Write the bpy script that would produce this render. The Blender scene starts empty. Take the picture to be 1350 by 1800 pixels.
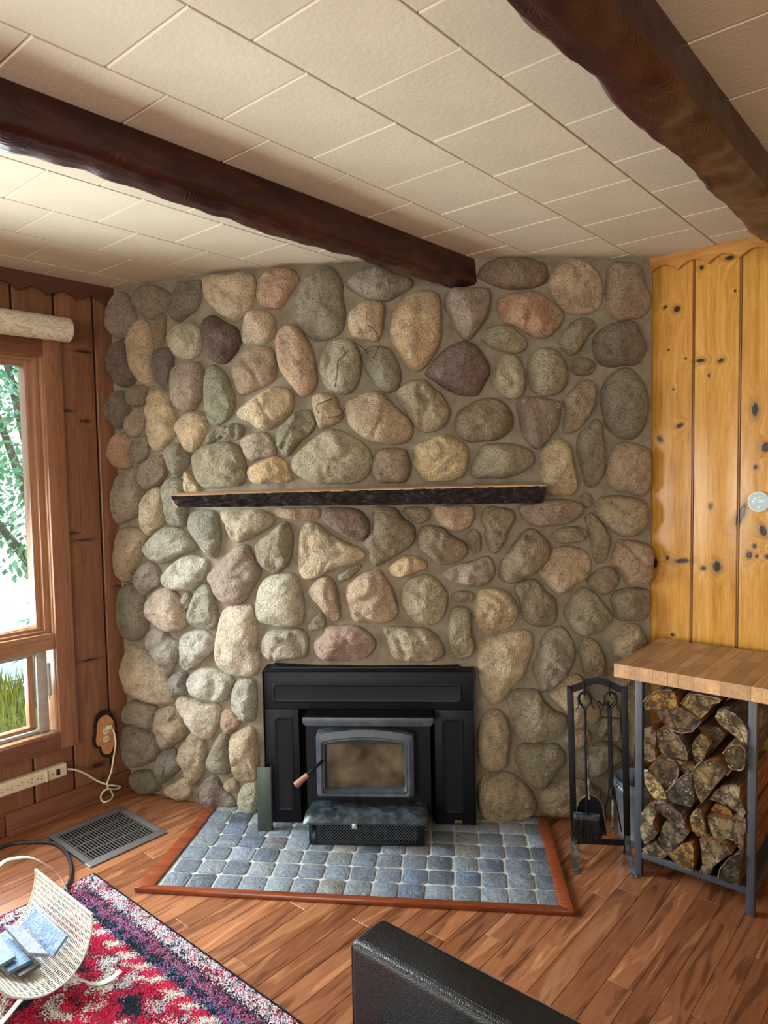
import bpy, bmesh, math, random
from mathutils import Vector, Matrix, noise
from mathutils.geometry import tessellate_polygon
random.seed(7)
sc = bpy.context.scene
COL = sc.collection
PI = math.pi
V = Vector
# ------------------------------------------------------------------ camera
PITCH, ROLL, YAW = math.radians(3.488), math.radians(-1.010), math.radians(40.573)
FPX, EYE, H = 1248.0, 1.62, 2.53          # focal length in px of the 1350 px wide frame, eye height, ceiling height
C0 = V((0, 0, EYE))
FWD = V((0, math.cos(PITCH), -math.sin(PITCH))); UP0 = V((0, math.sin(PITCH), math.cos(PITCH)))
RGT = V((1, 0, 0))*math.cos(ROLL)+UP0*math.sin(ROLL); UPV = -V((1, 0, 0))*math.sin(ROLL)+UP0*math.cos(ROLL)
cam = bpy.data.cameras.new('camera'); cam_o = bpy.data.objects.new('camera', cam); COL.objects.link(cam_o)
cam.sensor_fit = 'HORIZONTAL'; cam.sensor_width = 36.0; cam.lens = 36.0*FPX/1350; cam.clip_start = 0.02
cam_o.matrix_world = Matrix(((RGT.x, UPV.x, -FWD.x, 0), (RGT.y, UPV.y, -FWD.y, 0), (RGT.z, UPV.z, -FWD.z, EYE), (0, 0, 0, 1)))
sc.camera = cam_o
# room axes: local x = D1 (along the beams), local y = D2 (towards the window wall)
TH = PI/2-YAW
D1 = V((math.sin(YAW), math.cos(YAW), 0)); D2 = V((-math.cos(YAW), math.sin(YAW), 0))
def RM(a, b, z=0.0): return D1*a+D2*b+V((0, 0, z))
def loc(p): return V((p.dot(D1), p.dot(D2), p.z))
# ------------------------------------------------------------------ world, lights, exposure
sc.view_settings.view_transform = 'Standard'; sc.view_settings.look = 'None'
sc.view_settings.gamma = 1.0; sc.view_settings.use_curve_mapping = False
sc.view_settings.exposure = 1.62
w = bpy.data.worlds.new('sky'); sc.world = w; w.use_nodes = True
bg = w.node_tree.nodes['Background']; bg.inputs[0].default_value = (0.86, 0.96, 1.0, 1); bg.inputs[1].default_value = 0.6
def area(name, a, b, z, sx, sy, power, facing, color=(1, 1, 1), spread=180):
    l = bpy.data.lights.new(name, 'AREA'); l.shape = 'RECTANGLE'; l.size = sx; l.size_y = sy
    l.energy = power; l.color = color; l.spread = math.radians(spread)
    o = bpy.data.objects.new(name, l); COL.objects.link(o); o.location = RM(a, b, z)
    o.rotation_euler = V(facing).to_track_quat('-Z', 'Y').to_euler()
    return o
# daylight through the three windows of the room (the first one is the one in view); the last lamp is added fill
area('daylight_window_1', 0.70, 3.50, 1.27, 1.28, 1.62, 56, -D2-V((0, 0, 0.3)), (0.86, 0.95, 1.0), 150)
area('daylight_window_2', -2.3, 3.42, 1.35, 2.4, 1.5, 60, -D2, (1.0, 0.95, 0.80))
area('daylight_window_3', -4.15, -0.6, 1.45, 3.4, 1.6, 90, D1, (1.0, 0.955, 0.85))
area('added_fill_light', -1.6, -2.75, 1.45, 3.4, 1.6, 10, D2, (1.0, 0.97, 0.92))  # unseen fill lamp added to brighten the room from across
# ------------------------------------------------------------------ pixel -> place on a real surface
def ray(x, y): return FWD*FPX+RGT*(x-675)+UPV*(900-y)
def onz(x, y, z=0.0):
    d = ray(x, y); return C0+d*((z-EYE)/d.z)
def onplane(x, y, p, n):
    d = ray(x, y); return C0+d*((V(p)-C0).dot(n)/d.dot(n))
def on1(x, y, a): return loc(onplane(x, y, D1*a, D1))     # plane D1 = a, in room coordinates
def on2(x, y, b): return loc(onplane(x, y, D2*b, D2))
def onY(x, y, Y): return onplane(x, y, V((0, Y, 0)), V((0, 1, 0)))
def lin3(r, g, b):
    return tuple(v/255/12.92 if v < 10 else ((v/255+0.055)/1.055)**2.4 for v in (r, g, b))+(1,)
def lin(h, k=1.0):
    c = [int(h[i:i+2], 16)/255 for i in (0, 2, 4)]
    return tuple(min(1, k*(v/12.92 if v < 0.04045 else ((v+0.055)/1.055)**2.4)) for v in c)+(1,)
# ------------------------------------------------------------------ materials
class N:
    def __init__(s, name, rough=0.5, metal=0.0, spec=0.5):
        s.m = bpy.data.materials.new(name); s.m.use_nodes = True; s.t = s.m.node_tree
        s.b = s.t.nodes['Principled BSDF']; s.b.inputs['Roughness'].default_value = rough; s.b.inputs['Metallic'].default_value = metal
        s.b.inputs['Specular IOR Level'].default_value = spec
    def n(s, typ, **k):
        x = s.t.nodes.new(typ)
        for a, v in k.items(): setattr(x, a, v)
        return x
    def l(s, a, b): s.t.links.new(a, b)
    def put(s, sock, v):
        if hasattr(v, 'links'): s.l(v, sock)
        else: sock.default_value = v
    def coord(s, scale=(1, 1, 1), rnd=0.0, kind='Object'):
        tc = s.n('ShaderNodeTexCoord').outputs[kind]
        mp = s.n('ShaderNodeMapping'); mp.inputs['Scale'].default_value = scale; s.l(tc, mp.inputs[0])
        if rnd:
            oi = s.n('ShaderNodeObjectInfo'); m = s.n('ShaderNodeMath', operation='MULTIPLY'); s.l(oi.outputs['Random'], m.inputs[0]); m.inputs[1].default_value = rnd
            s.l(m.outputs[0], mp.inputs['Location'])
        return mp.outputs[0]
    def noise(s, co, scale=5, det=4, rough=0.55, dist=0.0, out='Fac'):
        x = s.n('ShaderNodeTexNoise'); x.inputs['Scale'].default_value = scale; x.inputs['Detail'].default_value = det
        x.inputs['Roughness'].default_value = rough; x.inputs['Distortion'].default_value = dist; s.l(co, x.inputs['Vector']); return x.outputs[out]
    def vor(s, co, scale=5, feat='F1', out='Distance'):
        x = s.n('ShaderNodeTexVoronoi', feature=feat); x.inputs['Scale'].default_value = scale; s.l(co, x.inputs['Vector']); return x.outputs[out]
    def ramp(s, fac, stops, interp='LINEAR'):
        r = s.n('ShaderNodeValToRGB'); r.color_ramp.interpolation = interp; e = r.color_ramp.elements
        while len(e) < len(stops): e.new(0.5)
        for i, (p, c) in enumerate(stops):
            e[i].position = p; e[i].color = c if len(c) == 4 else tuple(c)+(1,)
        s.l(fac, r.inputs[0]); return r.outputs[0]
    def mix(s, fac, a, b, blend='MIX'):
        x = s.n('ShaderNodeMix', data_type='RGBA', blend_type=blend)
        s.put(x.inputs[0], fac); s.put(x.inputs[6], a); s.put(x.inputs[7], b); return x.outputs[2]
    def math(s, op, a, b=0.0, clamp=False):
        x = s.n('ShaderNodeMath', operation=op, use_clamp=clamp); s.put(x.inputs[0], a); s.put(x.inputs[1], b); return x.outputs[0]
    def rnd(s): return s.n('ShaderNodeObjectInfo').outputs['Random']
    def ocol(s): return s.n('ShaderNodeObjectInfo').outputs['Color']
    def sep(s, co):
        x = s.n('ShaderNodeSeparateXYZ'); s.l(co, x.inputs[0]); return x.outputs
    def base(s, v): s.put(s.b.inputs['Base Color'], v); return s
    def rough(s, v): s.put(s.b.inputs['Roughness'], v); return s
    def bump(s, h, dist=0.002, strength=1.0):
        x = s.n('ShaderNodeBump'); x.inputs['Distance'].default_value = dist; x.inputs['Strength'].default_value = strength
        s.l(h, x.inputs['Height']); s.l(x.outputs[0], s.b.inputs['Normal']); return s
W1 = (1, 1, 1, 1); K0 = (0, 0, 0, 1)
def plain(name, hexc, rough=0.5, metal=0.0, var=0.12, scale=30, bump=0.0, bscale=200, spec=0.5):
    a = N(name, rough, metal, spec); co = a.coord()
    c = lin(hexc); f = a.noise(co, scale, 4)
    a.base(a.ramp(f, [(0.3, tuple(v*(1-var) for v in c[:3])), (0.7, tuple(min(1, v*(1+var)) for v in c[:3]))]))
    if bump: a.bump(a.noise(co, bscale, 3), bump)
    return a.m
def wood(name, dark, mid, light, axis=2, rough=0.4, fine=1.0, knots=(), kplane='yz', var=0.25, spec=0.5, wav=1.0, bump=0.0006):
    a = N(name, rough, 0, spec)
    sc3 = [9.0*fine]*3; sc3[axis] = 0.55*fine
    co = a.coord(tuple(sc3), 37.0)
    mask = None
    if knots:
        xyz = a.sep(a.n('ShaderNodeTexCoord').outputs['Object']); I = {'x': 0, 'y': 1, 'z': 2}
        u, v = xyz[I[kplane[0]]], xyz[I[kplane[1]]]
        core = None
        for (ku, kv, ru, rv, tilt) in knots:
            du = a.math('SUBTRACT', u, ku); dv = a.math('SUBTRACT', v, kv)
            if tilt: du = a.math('ADD', du, a.math('MULTIPLY', dv, tilt))
            du = a.math('DIVIDE', du, ru); dv = a.math('DIVIDE', dv, rv)
            q = a.math('ADD', a.math('MULTIPLY', du, du), a.math('MULTIPLY', dv, dv))
            g = a.math('DIVIDE', 1.0, a.math('ADD', q, 0.0001))      # 1 at the knot's rim, falls off outside
            mask = g if mask is None else a.math('MAXIMUM', mask, g)
    if mask is not None:
        mx = a.math('MINIMUM', mask, 3.0)
        cx = a.n('ShaderNodeVectorMath', operation='ADD'); a.l(co, cx.inputs[0])
        cmb = a.n('ShaderNodeCombineXYZ'); k = a.math('MULTIPLY', mx, 0.32)
        for i in range(3): a.l(k, cmb.inputs[i])
        a.l(cmb.outputs[0], cx.inputs[1]); co = cx.outputs[0]
    f1 = a.noise(co, 1.3, 3, 0.5, 0.9*wav); f2 = a.noise(co, 7.0, 5, 0.65, 0.4)
    wv = a.n('ShaderNodeMath', operation='SINE'); a.l(a.math('MULTIPLY', f1, 38.0), wv.inputs[0])
    g = a.math('ADD', a.math('MULTIPLY', wv.outputs[0], 0.07*wav), a.math('ADD', a.math('ADD', a.math('MULTIPLY', f2, 0.6), a.math('MULTIPLY', a.math('SUBTRACT', a.noise(co, 24, 3, 0.6), 0.5), 0.45)), a.math('MULTIPLY', f1, 0.40)))
    col = a.ramp(g, [(0.2, lin(dark)), (0.5, lin(mid)), (0.78, lin(light))])
    tint = a.ramp(a.rnd(), [(0.0, (1-var,)*3), (1.0, (1+var*0.35,)*3)])
    col = a.mix(1.0, col, tint, 'MULTIPLY')
    if mask is not None:
        col = a.mix(a.ramp(mask, [(0.2, K0), (1.0, (0.6,)*3)]), col, lin(dark, 0.7))
        jag = a.math('MULTIPLY', mask, a.math('ADD', 0.1, a.math('MULTIPLY', a.noise(a.n('ShaderNodeTexCoord').outputs['Object'], 130, 3, 0.7), 1.8)))
        col = a.mix(a.ramp(a.math('MULTIPLY', jag, 0.25), [(0.34, K0), (0.55, W1)]), col, (0.03, 0.016, 0.009, 1))
    a.base(col); a.rough(a.math('ADD', a.math('MULTIPLY', f2, 0.2), rough-0.1)); a.bump(g, bump); return a.m
def stone_mat():
    a = N('field_stone', 0.86, 0, 0.3); co = a.coord((1, 1, 1), 0); rd = a.rnd()
    h0 = a.n('ShaderNodeHueSaturation'); a.l(a.ocol(), h0.inputs['Color']); h0.inputs['Saturation'].default_value = 0.72; h0.inputs['Value'].default_value = 1.8; oc = a.mix(1.0, h0.outputs[0], (1.0, 0.98, 0.885, 1), 'MULTIPLY')
    big = a.noise(co, 8, 4, 0.6); med = a.noise(co, 34, 6, 0.72); fin = a.noise(co, 150, 4, 0.8); pit = a.vor(co, 95)
    hsv = a.n('ShaderNodeHueSaturation'); a.l(oc, hsv.inputs['Color'])
    a.l(a.math('ADD', 0.55, a.math('MULTIPLY', big, 0.9)), hsv.inputs['Value'])
    a.l(a.math('ADD', 0.6, a.math('MULTIPLY', med, 0.8)), hsv.inputs['Saturation'])
    c = a.mix(a.ramp(a.noise(co, 13, 4, 0.65), [(0.5, K0), (0.62, (0.45,)*3)]), hsv.outputs[0], lin('aea68c'))     # grey lichen-like clouds
    c = a.mix(a.math('MULTIPLY', a.ramp(med, [(0.36, W1), (0.5, K0)]), 0.55), c, a.mix(1.0, oc, (0.40, 0.36, 0.31, 1), 'MULTIPLY'))
    c = a.mix(a.math('MULTIPLY', a.ramp(fin, [(0.36, W1), (0.46, K0)]), 0.65), c, (0.06, 0.05, 0.034, 1))              # dark grains
    c = a.mix(a.math('MULTIPLY', a.ramp(fin, [(0.56, K0), (0.66, W1)]), 0.5), c, (0.66, 0.61, 0.48, 1))             # pale grains
    a.base(c)
    gra = a.noise(co, 75, 3, 0.7); hgt = a.math('ADD', a.math('MULTIPLY', med, 0.9), a.math('ADD', a.math('ADD', a.math('MULTIPLY', gra, 0.9), a.math('MULTIPLY', fin, 0.55)), a.math('MULTIPLY', a.ramp(pit, [(0.05, K0), (0.35, W1)]), 0.25)))
    a.bump(hgt, 0.036, 1.0); return a.m
def mortar_mat():
    a = N('mortar', 0.95, 0, 0.2); co = a.coord(); f = a.noise(co, 14, 6, 0.65); g = a.noise(co, 160, 4, 0.7)
    c = a.ramp(f, [(0.3, lin('6c6455')), (0.7, lin('8c8370'))]); c = a.mix(a.math('MULTIPLY', a.ramp(g, [(0.35, W1), (0.5, K0)]), 0.4), c, lin('6a6256'))
    a.base(c); a.bump(a.math('ADD', f, a.math('MULTIPLY', g, 0.3)), 0.006); return a.m
M = {}
M['stone'] = stone_mat(); M['mortar'] = mortar_mat()
def metal(name, hexc, rough, dust=0.0, dustc='8c959c', metalv=0.0, spec=0.5):
    a = N(name, rough, metalv, spec); co = a.coord(); c = lin(hexc); base = c
    f = a.noise(co, 22, 6, 0.7); fn = a.noise(co, 260, 2)
    base = a.mix(a.math('MULTIPLY', a.ramp(f, [(0.45, K0), (0.72, W1)]), dust), c, lin(dustc)) if dust else a.ramp(f, [(0.3, tuple(v*0.85 for v in c[:3])), (0.7, tuple(v*1.15 for v in c[:3]))])
    a.base(base); a.rough(a.math('ADD', rough-0.08, a.math('MULTIPLY', f, 0.2))); a.bump(fn, 0.0004); return a.m
M['black'] = metal('black_painted_steel', '0b0e15', 0.48, 0, '', 0, 0.22)
M['black_dusty'] = metal('black_cast_iron', '333c44', 0.42, 0.22, '74828e')
M['black_lid'] = metal('dusty_black_iron', '20282e', 0.3, 0.38, '74828e')
M['rack_steel'] = metal('blue_black_rack_steel', '363b44', 0.45)
M['wrought'] = metal('wrought_iron', '070709', 0.5, 0.03, '8c959c', 0, 0.25)
M['wrought_worn'] = metal('worn_iron', '23282c', 0.5, 0.45, '9aa4aa')
M['ash_steel'] = metal('ash_coated_steel', '3a3836', 0.6, 0.7, 'a8a096')
M['galv'] = metal('galvanised_steel', '8d98a0', 0.35, 0.4, 'b4bec4', 0.8)
M['chrome'] = metal('bright_metal', 'c8ccd0', 0.25, 0, '', 0.9)
M['brass'] = metal('brass_plate', '8a7440', 0.35, 0, '', 0.7)
M['green_metal'] = metal('dark_green_metal', '2a3a33', 0.4, 0.12, '6c7a70')
M['vent_metal'] = metal('grey_vent_metal', '6c6865', 0.4, 0.2, '5c5856', 0.3)
M['void'] = plain('cavity_shade', '050505', 0.95, spec=0.05)  # near-black colour that stands in for the shade inside cavities
M['cream'] = plain('cream_plastic', 'cfc3a6', 0.4, 0, 0.05)
M['cream_cord'] = plain('cream_cord', 'd8d0ba', 0.5, 0, 0.06)
M['white_metal'] = plain('white_enamel', 'c6cabb', 0.4, 0, 0.05)
M['black_rubber'] = plain('black_rubber', '121418', 0.5)
M['dark'] = plain('dark_slot', '0a0a0a', 0.7)
M['red_led'] = plain('red_lamp', 'd04030', 0.3)
M['white_paint'] = plain('white_vinyl', 'd8d4cc', 0.45)
M['grey_frame'] = plain('grey_screen_frame', 'a8a6a2', 0.4, 0.2)
M['thermo'] = plain('thermostat_face', '9fb0b2', 0.2, 0, 0.03)
M['thermo_ring'] = plain('thermostat_ring', 'e2dccb', 0.35, 0, 0.03)
M['thermo_txt'] = plain('thermostat_print', 'e6f4f2', 0.4, 0, 0.02)
M['brush'] = plain('black_bristle', '0c0d10', 0.8, 0, 0.4, 200)
M['joint'] = plain('dark_joint', '3a2a1c', 0.9)
M['tile_gap'] = plain('ceiling_gap', '4a453c', 0.95)
M['grout'] = plain('grout', 'b6b8b4', 0.95, 0, 0.15, 40, 0.001, 150)
a = N('leather', 0.42, 0, 0.5); co = a.coord(); f = a.noise(co, 6, 4); a.base(a.ramp(f, [(0.3, lin('08090b')), (0.7, lin('101215'))]))
a.rough(a.math('ADD', 0.30, a.math('MULTIPLY', f, 0.2))); a.bump(a.vor(co, 330), 0.0008); M['leather'] = a.m
a = N('ceiling_tile', 0.9, 0, 0.25); co = a.coord(); f = a.noise(co, 55, 5, 0.7); g = a.noise(co, 3, 3)
c = a.ramp(g, [(0.3, lin('c2b8a0')), (0.7, lin('cdc3ab'))]); a.base(a.mix(1.0, c, a.ramp(a.rnd(), [(0, (0.95,)*3), (1, W1)]), 'MULTIPLY')); a.bump(f, 0.0018, 0.7); M['ceil'] = a.m
M['beam'] = None
a = N('hewn_beam', 0.35, 0, 0.5); co = a.coord((1.0, 3.0, 3.0)); f = a.noise(co, 5, 5, 0.6)
cb = a.coord((1, 1.4, 1.4)); lump = a.noise(cb, 8, 1.5, 0.45)
rp = a.n('ShaderNodeMath', operation='SINE'); a.l(a.math('MULTIPLY', lump, 130.0), rp.inputs[0])
patch = a.ramp(a.noise(cb, 6, 2), [(0.42, K0), (0.62, W1)])
a.base(a.ramp(f, [(0.3, lin('1d0b0b')), (0.55, lin('351410')), (0.75, lin('4c231b'))]))
a.rough(a.math('ADD', 0.25, a.math('MULTIPLY', f, 0.2)))
a.bump(a.math('ADD', a.math('MULTIPLY', f, 0.8), a.math('MULTIPLY', a.math('MULTIPLY', rp.outputs[0], patch), 0.045)), 0.008); M['beam'] = a.m
a = N('floor_laminate', 0.34, 0, 0.5); co = a.coord((1.6, 13, 1), 31.0)
f1 = a.noise(co, 1.1, 3, 0.5, 1.4); f2 = a.noise(co, 5, 5, 0.65, 0.5)
sw = a.n('ShaderNodeMath', operation='SINE'); a.l(a.math('MULTIPLY', f1, 30.0), sw.inputs[0])
g = a.math('ADD', a.math('MULTIPLY', sw.outputs[0], 0.06), a.math('ADD', a.math('MULTIPLY', f1, 0.72), a.math('MULTIPLY', f2, 0.30)))
c = a.ramp(g, [(0.30, lin('5e3a24')), (0.46, lin('86553a')), (0.62, lin('9e6a46')), (0.82, lin('be926a'))])
c = a.mix(1.0, c, a.ramp(a.rnd(), [(0, (0.62, 0.54, 0.50)), (0.6, (0.95, 0.92, 0.9)), (1, (1.2, 1.18, 1.15))]), 'MULTIPLY')
a.base(c); a.rough(a.math('ADD', 0.24, a.math('MULTIPLY', f2, 0.15))); a.bump(f2, 0.0004); M['floor'] = a.m
a = N('slate', 0.5, 0, 0.6); co = a.coord((1, 1, 1), 23.0); f = a.noise(co, 11, 6, 0.68, 1.2); g = a.noise(co, 60, 5, 0.7, 0.6)
c = a.mix(a.ramp(f, [(0.48, K0), (0.72, (0.45,)*3)]), a.ocol(), lin('a4b2bc')); c = a.mix(a.ramp(g, [(0.3, (0.55,)*3), (0.5, K0)]), c, lin('3a4450'))
a.base(c); a.rough(a.math('ADD', 0.32, a.math('MULTIPLY', g, 0.3))); a.bump(a.math('ADD', f, a.math('MULTIPLY', g, 0.5)), 0.014); M['slate'] = a.m
M['trim_red'] = wood('red_hearth_trim', '5c2a18', '803e22', '964e2e', 0, 0.28, 1.0, (), 'yz', 0.1, 0.5, 0.3)
M['butcher'] = wood('butcher_block', '8e6a46', 'ac845c', 'c09c74', 0, 0.45, 1.0, (), 'yz', 0.28)
M['shelf_wood'] = wood('raw_shelf_wood', '8c6a4c', 'a98a68', 'bc9e7c', 0, 0.6)
a = N('dark_bark', 0.9, 0, 0.3); co = a.coord((1, 2.5, 2.5)); f = a.noise(co, 34, 6, 0.8, 0.6); v = a.vor(a.coord((12, 30, 40)), 2.2)
a.base(a.ramp(f, [(0.35, lin('0c0808')), (0.53, lin('2a201e')), (0.66, lin('6a5850'))])); a.bump(a.math('ADD', f, v), 0.018); M['bark_dark'] = a.m
a = N('birch_bark', 0.75, 0, 0.3); co = a.coord((1, 4, 4)); f = a.noise(co, 9, 5, 0.7); a.base(a.ramp(f, [(0.3, lin('2c211b')), (0.5, lin('5b4639')), (0.68, lin('8f8375'))])); a.bump(f, 0.006); M['bark'] = a.m
a = N('split_log_side', 0.8, 0, 0.3); co = a.coord((1.2, 16, 16)); f = a.noise(co, 3, 5, 0.65); a.base(a.ramp(f, [(0.3, lin('4a2c18')), (0.55, lin('80522e')), (0.75, lin('a87a4c'))])); a.bump(f, 0.006); M['log_side'] = a.m
a = N('log_end', 0.9, 0, 0.25); co = a.coord((1, 1, 1), 19.0); f = a.noise(co, 22, 5, 0.7); g = a.noise(co, 75, 5, 0.75); w1 = a.noise(co, 10, 2)
oc = a.mix(1.0, a.ocol(), (0.86, 0.78, 0.70, 1), 'MULTIPLY'); c = a.mix(a.ramp(f, [(0.42, W1), (0.60, K0)]), oc, a.mix(1.0, oc, (0.16, 0.145, 0.135, 1), 'MULTIPLY'))
ck = a.n('ShaderNodeTexVoronoi', feature='DISTANCE_TO_EDGE'); ck.inputs['Scale'].default_value = 15; a.l(a.mix(0.06, co, a.noise(co, 9, 3, 0.6, 0, 'Color')), ck.inputs['Vector']); c = a.mix(a.math('MULTIPLY', a.ramp(ck.outputs['Distance'], [(0.012, W1), (0.035, K0)]), 0.75), c, (0.02, 0.015, 0.01, 1))
c = a.mix(a.math('MULTIPLY', a.ramp(g, [(0.36, W1), (0.46, K0)]), 0.7), c, (0.03, 0.022, 0.015, 1))
c = a.mix(a.math('MULTIPLY', a.ramp(g, [(0.58, K0), (0.66, W1)]), a.ramp(w1, [(0.45, K0), (0.65, (0.8,)*3)])), c, (0.72, 0.66, 0.52, 1))
a.base(c); a.bump(a.math('ADD', f, g), 0.008); M['log_end'] = a.m
a = N('shade_fabric', 0.85, 0, 0.2); co = a.coord((9, 20, 20)); f = a.noise(co, 2.2, 4, 0.6, 2.5); a.base(a.ramp(f, [(0.46, lin('b3a992')), (0.5, lin('cdc6b2'))])); M['shade'] = a.m
# glass: real panes that let light through and mirror at grazing angles
a = N('window_glass'); gl = a.n('ShaderNodeBsdfGlossy'); gl.inputs['Roughness'].default_value = 0.02; tr = a.n('ShaderNodeBsdfTransparent'); lw = a.n('ShaderNodeLayerWeight'); fr = a.math('ADD', 0.03, a.math('MULTIPLY', a.math('POWER', lw.outputs['Facing'], 5.0), 0.6))
mx = a.n('ShaderNodeMixShader'); a.l(fr, mx.inputs[0]); a.l(tr.outputs[0], mx.inputs[1]); a.l(gl.outputs[0], mx.inputs[2]); a.l(mx.outputs[0], a.t.nodes['Material Output'].inputs[0]); M['glass'] = a.m
a = N('sooty_reflection_glass', 0.12); co = a.coord(); f = a.noise(co, 7, 4, 0.6); g = a.noise(co, 130, 4, 0.8)
c = a.ramp(f, [(0.35, lin('3a3430')), (0.6, lin('6e6450'))]); c = a.mix(a.ramp(g, [(0.68, K0), (0.74, W1)]), c, lin('c8c2a8')); a.base(c)  # grey-brown blotches paint the reflection in the glass as well as soot
tr = a.n('ShaderNodeBsdfTransparent'); mx = a.n('ShaderNodeMixShader'); a.l(a.ramp(f, [(0.3, (0.45,)*3), (0.65, (0.8,)*3)]), mx.inputs[0]); a.l(tr.outputs[0], mx.inputs[1]); a.l(a.b.outputs[0], mx.inputs[2]); a.l(mx.outputs[0], a.t.nodes['Material Output'].inputs[0]); M['soot_reflection_glass'] = a.m
M['firebrick'] = plain('firebrick', '8a7a64', 0.95, 0, 0.25, 18, 0.002)
M['ash'] = plain('ash', '7a746a', 1.0, 0, 0.3, 60, 0.004)
# ------------------------------------------------------------------ mesh helpers
class B:
    """collects shapes; build() links them as ONE mesh object"""
    def __init__(s): s.v = []; s.f = []; s.mi = []; s.cur = 0
    def add(s, vs, fs):
        o = len(s.v); s.v += [tuple(p) for p in vs]; s.f += [tuple(i+o for i in f) for f in fs]; s.mi += [s.cur]*len(fs); return s
    def box(s, lo, hi, X=None):
        a, b = lo, hi
        vs = [V((x, y, z)) for z in (a[2], b[2]) for y in (a[1], b[1]) for x in (a[0], b[0])]
        if X: vs = [X@p for p in vs]
        return s.add(vs, [(0, 2, 3, 1), (4, 5, 7, 6), (0, 1, 5, 4), (2, 6, 7, 3), (0, 4, 6, 2), (1, 3, 7, 5)])
    def prism(s, pts, ext, sidemat=None):
        """closed outline (3D points) extruded by the vector ext"""
        n = len(pts); p = [V(q) for q in pts]; q = [v+V(ext) for v in p]
        tri = tessellate_polygon([p])
        nn = sum(((p[t[1]]-p[t[0]]).cross(p[t[2]]-p[t[0]]) for t in tri), V())
        if nn.dot(V(ext)) > 0: tri = [tuple(reversed(t)) for t in tri]
        s.add(p+q, [tuple(t) for t in tri]+[tuple(i+n for i in reversed(t)) for t in tri])
        k = s.cur
        if sidemat is not None: s.cur = sidemat
        o = len(s.v); s.add(p+q, [((i, (i+1) % n, n+(i+1) % n, n+i)) for i in range(n)]); s.cur = k
        return s
    def tube(s, path, r, n=8, closed=False, cap=True):
        P = [V(p) for p in path]; m = len(P); rr = r if isinstance(r, (list, tuple)) else [r]*m
        ref = None; rings = []
        for i in range(m):
            a = P[(i-1) % m] if (closed or i > 0) else P[i]; b = P[(i+1) % m] if (closed or i < m-1) else P[i]
            t = (b-a).normalized() if (b-a).length > 1e-9 else V((0, 0, 1))
            if ref is None: ref = t.orthogonal().normalized()
            ref = (ref-t*ref.dot(t)).normalized(); bi = t.cross(ref)
            rings.append([P[i]+(ref*math.cos(2*PI*k/n)+bi*math.sin(2*PI*k/n))*rr[i] for k in range(n)])
        vs = [p for g in rings for p in g]; fs = []
        for i in range(m if closed else m-1):
            j = (i+1) % m
            for k in range(n): fs.append((i*n+k, i*n+(k+1) % n, j*n+(k+1) % n, j*n+k))
        if cap and not closed: fs += [tuple(reversed(range(n))), tuple((m-1)*n+k for k in range(n))]
        return s.add(vs, fs)
    def ribbon(s, path, width_vec, thick):
        """flat strap along a path: width_vec is its half width, thick its thickness along the local normal"""
        P = [V(p) for p in path]; m = len(P); vs = []; fs = []
        for i in range(m):
            t = (P[min(i+1, m-1)]-P[max(i-1, 0)]).normalized(); wv = V(width_vec); nrm = t.cross(wv).normalized()*thick*0.5
            vs += [P[i]-wv-nrm, P[i]+wv-nrm, P[i]+wv+nrm, P[i]-wv+nrm]
        for i in range(m-1):
            for k in range(4): fs.append((i*4+k, i*4+(k+1) % 4, (i+1)*4+(k+1) % 4, (i+1)*4+k))
        fs += [(3, 2, 1, 0), tuple((m-1)*4+k for k in range(4))]
        return s.add(vs, fs)
    def lathe(s, prof, c, n=32, axis='z'):
        vs = []; fs = []; m = len(prof); c = V(c)
        for (r, h) in prof:
            for k in range(n):
                x, y = r*math.cos(2*PI*k/n), r*math.sin(2*PI*k/n)
                vs.append(c+(V((x, y, h)) if axis == 'z' else V((h, x, y)) if axis == 'x' else V((y, h, x))))
        for i in range(m-1):
            for k in range(n): fs.append((i*n+k, i*n+(k+1) % n, (i+1)*n+(k+1) % n, (i+1)*n+k))
        fs += [tuple(reversed(range(n))), tuple((m-1)*n+k for k in range(n))]
        return s.add(vs, fs)
    def build(s, name, mats, parent=None, bevel=0, seg=2, smooth=35, fix=True, weld=False):
        me = bpy.data.meshes.new(name); me.from_pydata(s.v, [], s.f)
        for m in (mats if isinstance(mats, (list, tuple)) else [mats]): me.materials.append(m)
        me.polygons.foreach_set('material_index', s.mi)
        if fix or bevel or weld:
            bm = bmesh.new(); bm.from_mesh(me)
            if weld: bmesh.ops.remove_doubles(bm, verts=bm.verts, dist=1e-5)
            if bevel:
                bmesh.ops.remove_doubles(bm, verts=bm.verts, dist=1e-5)
                bmesh.ops.recalc_face_normals(bm, faces=bm.faces)
                es = [e for e in bm.edges if len(e.link_faces) == 2 and e.calc_face_angle(0) > 0.5]
                bmesh.ops.bevel(bm, geom=es, offset=bevel, segments=seg, affect='EDGES', profile=0.5, clamp_overlap=True)
            if fix: bmesh.ops.recalc_face_normals(bm, faces=bm.faces)
            bm.to_mesh(me); bm.free()
        if smooth:
            me.polygons.foreach_set('use_smooth', [True]*len(me.polygons)); me.set_sharp_from_angle(angle=math.radians(smooth))
        me.update(); return link(name, me, parent)
def link(name, me, parent=None):
    o = bpy.data.objects.new(name, me); COL.objects.link(o)
    if parent: o.parent = parent
    return o
def tag(o, label=None, cat=None, group=None, kind=None):
    if label: o['label'] = label
    if cat: o['category'] = cat
    if group: o['group'] = group
    if kind: o['kind'] = kind
    return o
def thing(name, label, cat, at=(0, 0, 0), rotz=0.0, group=None):
    o = bpy.data.objects.new(name, None); COL.objects.link(o); o.location = at; o.rotation_euler = (0, 0, rotz); o.empty_display_size = 0.05
    return tag(o, label, cat, group)
def room(o): o.rotation_euler = (0, 0, TH); return o            # object whose local axes are D1, D2, up
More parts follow.
